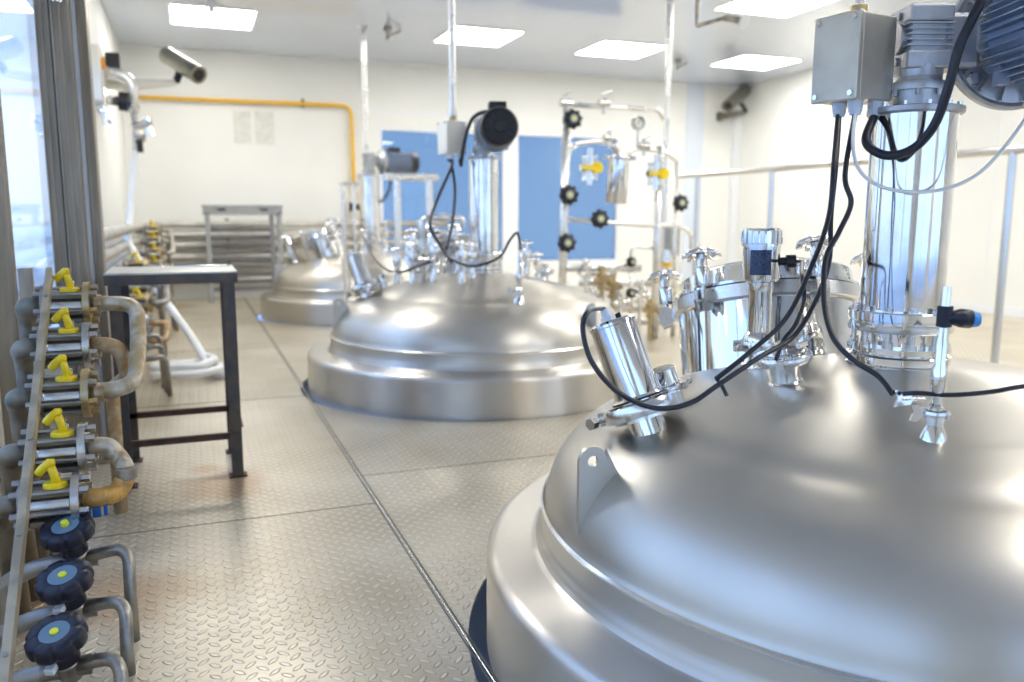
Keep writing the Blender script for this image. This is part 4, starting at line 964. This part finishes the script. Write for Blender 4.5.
# ------------------------------------------------------------------ wall device and valves on the left wall
def onw(x, y, out=0.): return P(x, y, X=XL+out)
p = P(103,76,X=XL+.09); t = thing('control_panel', 'cream control panel with orange button on the left wall', 'control panel', (XL, p.y, p.z))
mb = MB(); mb.box((.045,0,0), (.09,.42,.46), bev=.01); mb.build('cabinet', 'cream', t)
mb = MB(); mb.cyl((.09,-.05,.10), (.115,-.05,.10), .05, seg=20); mb.build('button', 'orange', t)
p = P(113,64,Y=8.7); mb = MB(); mb.box(p, (.12,.12,.19), bev=.01); mb.box(p+V((-.08,0,0)), (.10,.06,.06)); tag(mb.build('speaker_box', 'black'), 'black box mounted high on the left wall beside the cream panel', 'box')
p = P(118,90,Y=8.65)
t = thing('wall_valve', 'steel valve assembly with hoses on the left wall', 'valve', (p.x, p.y, p.z))
mb = MB(); mb.pipe([P(98,72,Y=8.6), P(120,74,Y=8.6), P(131,82,Y=8.6), P(134,112,Y=8.6)], .055, .15, 14); mb.pipe([P(92,98,Y=8.4), P(118,101,Y=8.5)], .045, .05, 14); mb.pipe([P(134,112,Y=8.6), P(136,150,Y=8.6)], .03, .05, 12)
mb.build('pipe', 'palepipe', t, world=True)
for a_c, b_c, r_c in ((P(119,101,Y=8.5), P(128,102,Y=8.5), .085), (P(137,146,Y=8.6), P(143,146,Y=8.6), .06)): mb = MB(); mb.cyl(a_c, b_c, r_c, seg=24); mb.build('coupling', 'black', t, world=True)
for x0, y0, x1, y1, yy, r_c in ((133,128,150,124,8.6,.05),(146,118,150,136,8.6,.045),(134,138,146,138,8.6,.035),(102,88,106,125,8.4,.03),(98,108,113,122,8.4,.025)): mb = MB(); mb.cyl(P(x0,y0,Y=yy), P(x1,y1,Y=yy), r_c, seg=16); mb.build('tap', 'chrome', t, world=True)
# security cameras
def cctv(lab, base, tip, back, front, scale, armdir):
    t = thing('security_camera', lab, 'security camera', base, group='security cameras')
    mb = MB(); mb.prism([(-.05,-.07),(.05,-.07),(.05,.07),(-.05,.07)], base, V((0,1,0)) if armdir == 'X' else V((1,0,0)), V((0,0,1)), (V((.03,0,0)) if armdir == 'X' else V((0,-.03,0)))); mb.tube([base, base.lerp(tip,.5)+V((0,0,-.02)), tip], [.06,.055,.035], 12); mb.build('bracket', 'camera' if armdir != 'X' else 'cream', t, world=True)
    m = (back+front)/2; mb = MB(); mb.cyl(tip, m, .035, seg=14); mb.build('swivel', 'black', t, world=True)
    mb = MB(); d = (front-back); mb.lathe([(0,0),(scale*.95,0),(scale,.01),(scale,d.length),(scale*.72,d.length),(scale*.68,d.length-.03),(0,d.length-.03)], back, d, 28); h = mb.build('housing', 'camera', t, world=True)
    mb = MB(); mb.cyl(front-d.normalized()*.035, front-d.normalized()*.012, scale*.62, seg=24); mb.build('lens', 'black', h, world=True)
b = P(133,83,X=XL+.01)
Yc = 8.9
cctv('large steel security camera on a long arm at the left wall', V((XL, Yc, P(131,84,Y=Yc).z)), P(176,82,Y=Yc), P(166,55,Y=Yc+.15), P(199,75,Y=Yc-.25), .085, 'X')
Yr = YB
cctv('steel security camera on a bracket in the back right corner', P(719,117,Y=YB), P(746,111,Y=YB-.35), P(745,90,Y=YB-.25), P(728,106,Y=YB-.75), .10, 'Y')
# yellow gas pipe on back wall
yp = YB-.08
t = thing('gas_pipe', 'yellow gas pipe along the back wall dropping beside the window', 'gas pipe', P(137,97,Y=yp))
mb = MB(); mb.pipe([P(124,96.5,Y=yp), P(351,106,Y=yp), P(356.5,260,Y=yp)], .028, .14, 14); mb.build('pipe', 'gasyellow', t, world=True)
mb = MB(); q = P(303,103,Y=yp); mb.box(q+V((0,.035,0)), (.03,.07,.11)); q = P(356,207,Y=yp); mb.cyl(q-V((.07,0,0)), q+V((.05,0,0)), .045, seg=14); mb.cyl(q+V((-.07,-.02,-.06)), q+V((-.07,-.02,.06)), .03, seg=10); mb.build('valve', 'black', t, world=True)
# notices
for k, (x0, y0, x1, y1) in enumerate(((233,111,252,144), (254,111,275,145))):
    a, b = P(x0,y0,Y=YB-.006), P(x1,y1,Y=YB-.006); mb = MB(); mb.box((a+b)/2, (abs(b.x-a.x), .006, abs(b.z-a.z)))
    tag(mb.build('notice', 'paper'), ['left one of two faded paper notices on the back wall', 'right one of two faded paper notices on the back wall'][k], 'notice', 'paper notices')
# slatted rack against the back pipes
Yk = 11.62; a = P(203,206,Y=Yk); b = P(281,208,Y=Yk); xl, xr, zt = a.x, b.x, a.z
t = thing('slatted_rack', 'grey slatted steel rack standing against the back wall pipes', 'rack', ((xl+xr)/2, Yk, 0))
L_ = xr-xl
mb = MB(); mb.box((0,0,zt-.10), (L_+.02,.10,.03), bev=.004); mb.box((0,-.04,zt-.04), (L_+.02,.02,.11), bev=.004); mb.box((0,.0,zt+.0), (L_+.05,.12,.02), bev=.003); mb.build('top_board', 'rackgrey', t)
mb = MB()
for s in (-.27,.27): mb.box((s*L_, -.052, zt-.045), (.10,.008,.028), bev=.003)
mb.build('slots', 'black', t)
for x in (-L_/2+.045, L_/2-.035): mb = MB(); mb.box((x, -.02, zt/2+.0), (.065,.06,zt-.14), bev=.006); mb.cyl((x,-.02,0), (x,-.02,.09), .035, seg=14); mb.build('leg', 'rackgrey', t)
mb = MB(); mb.box((L_/2-.13,.0,zt/2+.02), (.06,.05,zt-.25), bev=.004); mb.build('inner_post', 'slat', t)
for k in range(9):
    mb = MB(); mb.box((-.03, .01, .17+k*.098), (L_-.17,.02,.062), RX(.5), bev=.003); mb.build('slat', 'slat', t)

# ------------------------------------------------------------------ guard rails
def rail(lab, X0, pts_y, z, X1=None, along='Y', r=.022, mat='palepipe', ends=None):
    t = thing('guard_rail', lab, 'railing', (X0, pts_y[0], 0) if along == 'Y' else (pts_y[0], X0, 0), group='tubular guard rails')
    mb = MB(); e0, e1 = ends
    f = (lambda a, zz: V((X0, a, zz))) if along == 'Y' else (lambda a, zz: V((a, X0, zz)))
    mb.cyl(f(e0, z), f(e1, z), r, seg=16); mb.build('handrail', mat, t, world=True)
    for a in pts_y:
        mb = MB(); mb.cyl(f(a, 0), f(a, z-r*.5), r*.92, seg=16); mb.lathe([(0,0),(r*2,0),(r*2,.008),(0,.008)], f(a,0), (0,0,1), 18); mb.build('post', mat, t, world=True)
XRl = 4.8; hz = lambda px: P(px, 200, X=XRl).y
rail('long guard rail along the right side behind the nearest tank', XRl, [hz(697), hz(771), hz(871), hz(1009)], P(770,169,X=XRl).z, ends=(hz(679), 2.2), r=.027, mat='steel')
Yr2 = 7.45; xx = lambda px: P(px, 180, Y=Yr2).x
rail('white guard rail standing between the middle and farthest tank', Yr2, [xx(397), xx(429)], P(410,177,Y=Yr2).z, along='X', ends=(xx(386), xx(438)), r=.034)
rail('thin guard rail left of the farthest agitator column', 9.0-.35, [P(343,200,Y=8.65).x, P(354,200,Y=8.65).x], P(348,184,Y=8.65).z, along='X', ends=(P(339,184,Y=8.65).x, P(362,184,Y=8.65).x), r=.02)

# ------------------------------------------------------------------ pipework skid right of the middle tank
YS = 6.75
s_ = lambda x, y, dy=0.: P(x, y, Y=YS+dy)
def flr(x, dy=0.): q = P(x, 230, Y=YS+dy); return V((q.x, q.y, 0))
def skid_pipe(pts, r, lab, mat='palepipe', bend=.10): return pipe_thing('process_pipe', pts, r, mat, lab, 'pipe', bend, 14, 'pale process pipes right of the middle tank')
skid_pipe([s_(567,101), flr(562)], .037, 'leftmost vertical process pipe, carrying three black handwheels')
skid_pipe([s_(560,104), s_(640,109), s_(658,110), s_(664,119)], .022, 'topmost horizontal process pipe')
skid_pipe([s_(566,165), s_(571,144), s_(600,141), s_(612,145), s_(617,156)], .022, 'arched process pipe above the left yellow valve')
skid_pipe([s_(627,156), s_(634,148), s_(650,150), s_(668,153), s_(677,162)], .022, 'arched process pipe above the right yellow valve')
skid_pipe([s_(564,219), s_(640,225), s_(680,226), s_(692,233), s_(692,262)], .021, 'lower horizontal process pipe with a black handwheel')
skid_pipe([s_(660,146), flr(657)], .037, 'vertical process pipe under the right yellow valve')
skid_pipe([s_(677,162), flr(676)], .022, 'slender vertical process pipe next to the small black handwheel')
q = P(667,120,Y=7.6); 
mb = MB(); mb.cyl((q.x,q.y,0), (q.x,q.y,ZC), .030, seg=14); mb.lathe([(0,0),(.06,0),(.06,.015)], (q.x,q.y,ZC), (0,0,-1), 16); tag(mb.build('conduit', 'palepipe'), 'tall pale conduit right of the middle tank rising to the ceiling', 'conduit', 'vertical conduits from the ceiling')
skid_pipe([s_(565,268), s_(640,268)], .035, 'thick low horizontal process pipe behind the middle dome')
skid_pipe([s_(631,262), s_(631,250), s_(636,246), s_(655,249)], .016, 'small hooked process pipe above the little handwheel')
def black_wheel(x, y, r, lab, dy=-.08, axis=None, stem=True):
    r *= 1.22; p = s_(x, y, dy); ax = V((-.12,-1,.05)).normalized() if axis is None else V(axis)
    t = thing('black_handwheel', lab, 'handwheel', p, axis=ax, group='black handwheels on the process pipes')
    mb = MB(); star(mb, (0,0,0), (0,0,1), r, .03, 8); mb.lathe([(0,-.02),(r*.85,-.02),(r*.85,0)], seg=24); mb.build('wheel', 'black', t)
    mb = MB(); mb.lathe([(r*.36,.03),(r*.36,.036),(0,.036)], seg=20); mb.build('dial', 'rackgrey', t)
    mb = MB(); mb.lathe([(r*.16,.036),(r*.16,.040),(0,.040)], seg=14); mb.build('centre_dot', 'yellowdot', t)
    mb = MB(); mb.cyl((0,0,-.085), (0,0,-.02), r*.35, seg=14); mb.build('bonnet', 'black', t)
for a in ((573,119,.075,'topmost black handwheel on the leftmost process pipe'), (569,195,.078,'middle black handwheel on the leftmost process pipe'), (567,243,.075,'lowest black handwheel on the leftmost process pipe'),
          (600,219,.075,'black handwheel on the lower horizontal process pipe'), (681,203,.068,'black handwheel at the right end of the pipework'), (631.5,262,.042,'little black handwheel, upper of two behind the middle dome'), (631,293,.042,'little black handwheel, lower of two behind the middle dome')):
    black_wheel(*a)
skid_pipe([s_(631,262), s_(631,330)], .018, 'short vertical process pipe joining the two little handwheels')
def yvalve(x, y, lab):
    p = s_(x, y, -.03); t = thing('yellow_valve', lab, 'valve', p, group='yellow handled valves on the process pipes')
    mb = MB(); mb.lathe([(0,-.10),(.075,-.10),(.075,-.08),(.045,-.08),(.045,.08),(.075,.08),(.075,.10),(0,.10)], (0,0,0), (0,0,1), 20); mb.cyl((0,0,-.15),(0,0,.17), .025, seg=12)
    for k in range(4): a = PI/4+PI/2*k; mb.cyl((.062*math.cos(a),.062*math.sin(a),-.11), (.062*math.cos(a),.062*math.sin(a),.11), .010, seg=6)
    mb.cyl((-.09,0,0), (.09,0,0), .03, seg=12); mb.build('body', 'chrome', t)
    mb = MB(); mb.cyl((.03,-.04,0), (.03,-.10,0), .05, seg=18); mb.box((-.04,-.085,.0), (.16,.025,.035), bev=.006); mb.build('lever', 'yellow', t)
yvalve(590,168,'left yellow handled valve hanging under the arched pipe'); yvalve(656,174,'right yellow handled valve on the vertical process pipe')
# sight glass cylinder
a, b = s_(619,158,-.05), s_(616,204,-.05)
t = thing('filter_housing', 'polished filter cylinder hanging between the two yellow valves', 'filter', b)
mb = MB(); L_ = (b-a).length; mb.lathe([(0,0),(.092,0),(.095,.005),(.095,L_),(0,L_)], b, a-b, 28); mb.build('cylinder', 'chrome', t, world=True)
mb = MB(); clamp(mb, a, a-b, .115, .035, 1.); mb.build('clamp_ring', 'steel', t, world=True)
mb = MB(); mb.pipe([a, a+V((-.02,0,.09)), a+V((-.05,0,.12))], .02, .05, 12); mb.pipe([a+V((.03,0,0)), s_(627,156)], .02, .05, 12); mb.build('inlet', 'palepipe', t, world=True)
# pressure gauge
p = s_(638,123,-.03); t = thing('pressure_gauge', 'round pressure gauge on a thin stem above the right arched pipe', 'gauge', p)
mb = MB(); mb.ring(V((0,.02,0)), (0,-1,0), .045, .06, .04, 28); mb.cyl((0,0,-.05), (0,0,-.20), .012, seg=10); mb.lathe([(0,0),(.058,0)], (0,.015,0), (0,-1,0), 24); mb.build('case', 'chrome', t)
mb = MB(); mb.lathe([(0,0),(.046,0),(.046,.004),(0,.004)], (0,.0,0), (0,-1,0), 24); f = mb.build('dial', 'paper', t)
mb = MB(); mb.box((.01,-.006,.012), (.004,.003,.045), RY(.7)); mb.build('needle', 'black', f)
# butterfly taps on the pipes
for (x, y, lab) in ((604,103,'small tap on the topmost process pipe'), (566,103,'small tap at the left end of the topmost process pipe'), (609,138,'small tap on the left arched pipe'), (644,146,'small tap on the right arched pipe')):
    p = s_(x, y, -.01); t = thing('small_tap', lab, 'tap', p, group='small taps on the process pipes')
    mb = MB(); mb.lathe([(0,-.05),(.036,-.05),(.036,.05),(0,.05)], (0,0,0), (1,0,0), 18); mb.cyl((0,0,0), (0,0,.08), .016, seg=10); mb.cyl((0,0,-.09), (0,0,0), .018, seg=10); mb.build('body', 'steel', t)
    mb = MB(); mb.box((.02,-.01,.085), (.12,.018,.014), RY(-.4), bev=.003); mb.build('lever', 'steel', t)
# pale box + amber bottle behind
q = s_(672,240,.4); mb = MB(); mb.box(q, (.12,.10,.32), bev=.01); tag(mb.build('wall_box', 'rackgrey'), 'narrow beige grey box behind the vertical process pipes', 'box')
p = s_(667,262,.3); t = thing('lubricator', 'small clear cup with yellow band behind the vertical process pipes', 'cup', p)
mb = MB(); mb.cyl((0,0,0), (0,0,.12), .045, .035, seg=18); mb.cyl((0,0,-p.z), (0,0,0), .014, seg=10); mb.build('cup', 'chrome', t); mb = MB(); mb.lathe([(.05,-.05),(.05,0)], seg=18); mb.lathe([(0,-.05),(.05,-.05)], seg=18); mb.build('band', 'gasyellow', t)
# fitting cluster on the far side of the middle dome's right
random.seed(3)
for k, (x, y, h, m) in enumerate(((586,262,.20,'chrome'), (602,270,.26,'brass'), (613,278,.28,'brass'), (620,292,.20,'chrome'), (640,285,.24,'chrome'), (650,300,.22,'brass'), (592,290,.2,'steel'))):
    b = s_(x, y+8, -.12+.05*(k % 3)); t = thing('pipe_fitting', 'small %s pipe fitting, %s from the left in the cluster beyond the middle dome' % ('brassy' if m == 'brass' else 'steel', ('first','second','third','fourth','sixth','seventh','fifth')[k] if 0 else ('first','third','fourth','fifth','sixth','seventh','second')[k]), 'pipe fitting', b, group='pipe fittings beyond the middle dome')
    mb = MB(); mb.lathe([(0,-h*.7),(.02,-h*.7),(.02,-h*.4),(.05,-h*.38),(.05,-h*.3),(.03,-h*.28),(.036,0),(.055,.01),(.055,.04),(.03,.05),(.03,h*.4),(0,h*.42)], seg=18); mb.cyl((-.07,0,-.02), (.07,0,-.02), .025, seg=12); mb.cyl((.06,0,-.02), (.08,0,-.02), .045, seg=14)
    mb.cyl((0,0,-h*.7), (0,0,-b.z+.0), .018, seg=10); mb.build('body', m, t)
    mb = MB(); star(mb, (0,0,h*.42), (0,0,1), .04, .012, 8); mb.build('knob', 'steel', t)
for k, (x0, y0, x1, y1, r) in enumerate(((580,283,660,283,.03), (590,309,665,308,.035), (600,322,668,322,.03))):
    pipe_thing('process_pipe', [s_(x0,y0,.1), s_(x1,y1,.1)], r, 'palepipe', '%s of the low horizontal pipes beyond the middle dome' % ('upper','middle','lowest')[k], 'pipe', .05, 12, 'low pipes beyond the middle dome')
# small ceiling fixtures
def sprink(x, y, lab):
    p = P(x, y, z=ZC); t = thing('ceiling_nozzle', lab, 'ceiling nozzle', p, group='small nozzles under the ceiling')
    mb = MB(); mb.cyl((0,0,0), (0,0,-.05), .05, seg=16); mb.cyl((0,0,-.05), (.0,0,-.12), .018, seg=10); mb.pipe([(0,0,-.10), (.10,.02,-.06), (.16,.03,-.02)], .014, .03, 10); mb.lathe([(0,0),(.035,0),(.035,.02),(0,.02)], (0,0,-.14), (0,0,1), 14); mb.build('body', 'oldsteel', t)
sprink(388,27,'small dark nozzle under the ceiling between the two conduits'); sprink(678,62-2,'small dark nozzle under the ceiling near the tall conduit')
p = P(735,14,z=ZC); t = thing('ceiling_spotlight', 'small white spotlight on a jointed ceiling arm', 'spotlight', p)
a, b, c = P(697,26,d=7.9), P(724,18,d=7.9), P(742,21,d=7.9)
mb = MB(); mb.cyl(V((a.x,a.y,ZC)), a, .02, seg=10); mb.cyl(a, b, .018, seg=10); mb.cyl(b, c, .035, seg=12); mb.build('arm', 'oldsteel', t, world=True)
mb = MB(); mb.lathe([(0,-.03),(.04,-.03),(.055,.03),(0,.035)], c, (.2,-.5,-.4), 20); mb.build('lamp_head', 'frame', t, world=True)
p = P(211,0,Y=9.0); mb = MB(); mb.cyl((p.x,p.y,ZC), (p.x,p.y,P(211,12,Y=9.0).z), .03, seg=12); q = P(211,5,Y=9.); mb.cyl(q-V((.12,0,0)), q+V((.12,0,0)), .02, seg=10); tag(mb.build('ceiling_pipe_stub', 'palepipe'), 'short pipe stub hanging in front of the far left ceiling light', 'pipe stub')

# outside ground beyond the windows
mb = MB(); mb.box((0,0,-.6), (60,60,.1)); g = mb.build('ground', 'ground', kind='structure')

# ------------------------------------------------------------------ sky and light
w = bpy.data.worlds.new('sky'); bpy.context.scene.world = w; w.use_nodes = True; t = w.node_tree; N = t.nodes; L = t.links
bg = N['Background']; tc = N.new('ShaderNodeTexCoord'); sp = N.new('ShaderNodeSeparateXYZ'); L.new(tc.outputs['Generated'], sp.inputs[0])
cr = N.new('ShaderNodeValToRGB'); L.new(sp.outputs[2], cr.inputs[0])
cr.color_ramp.elements[0].position = .0; cr.color_ramp.elements[0].color = (.52,.70,1,1); cr.color_ramp.elements[1].position = .6; cr.color_ramp.elements[1].color = (.34,.54,1,1)
L.new(cr.outputs[0], bg.inputs[0]); bg.inputs[1].default_value = 1.7
def portal(loc, rot, sx, sy):
    l = bpy.data.lights.new('window_portal', 'AREA'); l.shape = 'RECTANGLE'; l.size = sx; l.size_y = sy; l.cycles.is_portal = True
    o = bpy.data.objects.new('window_portal', l); C.objects.link(o); o.location = loc; o.rotation_euler = rot
for a, b, z0, z1 in LW: portal((XL-T-.02, (a+b)/2, (z0+z1)/2), (PI/2, 0, -PI/2), b-a, z1-z0)
for a, b, z0, z1 in FWN: portal(((a+b)/2, YF-T-.02, (z0+z1)/2), (PI/2, 0, 0) if 0 else (-PI/2, 0, 0), b-a, z1-z0)

sc = bpy.context.scene
cam = bpy.data.cameras.new('camera'); co = bpy.data.objects.new('camera', cam); C.objects.link(co); sc.camera = co
Rm = Matrix((RT, UP, -FW)).transposed().to_4x4(); Rm.translation = CAM; co.matrix_world = Rm
cam.sensor_width = 36; cam.sensor_fit = 'HORIZONTAL'; cam.lens = FPX*36/1024; cam.clip_start = .05; cam.clip_end = 100
cam.dof.use_dof = True; cam.dof.focus_distance = 2.15; cam.dof.aperture_fstop = 2.2
sc.view_settings.view_transform = 'Standard'; sc.view_settings.look = 'None'; sc.view_settings.gamma = 1; sc.view_settings.use_curve_mapping = False
sc.view_settings.exposure = 0.58
sc.cycles.max_bounces = 10; sc.cycles.diffuse_bounces = 5; sc.cycles.glossy_bounces = 5
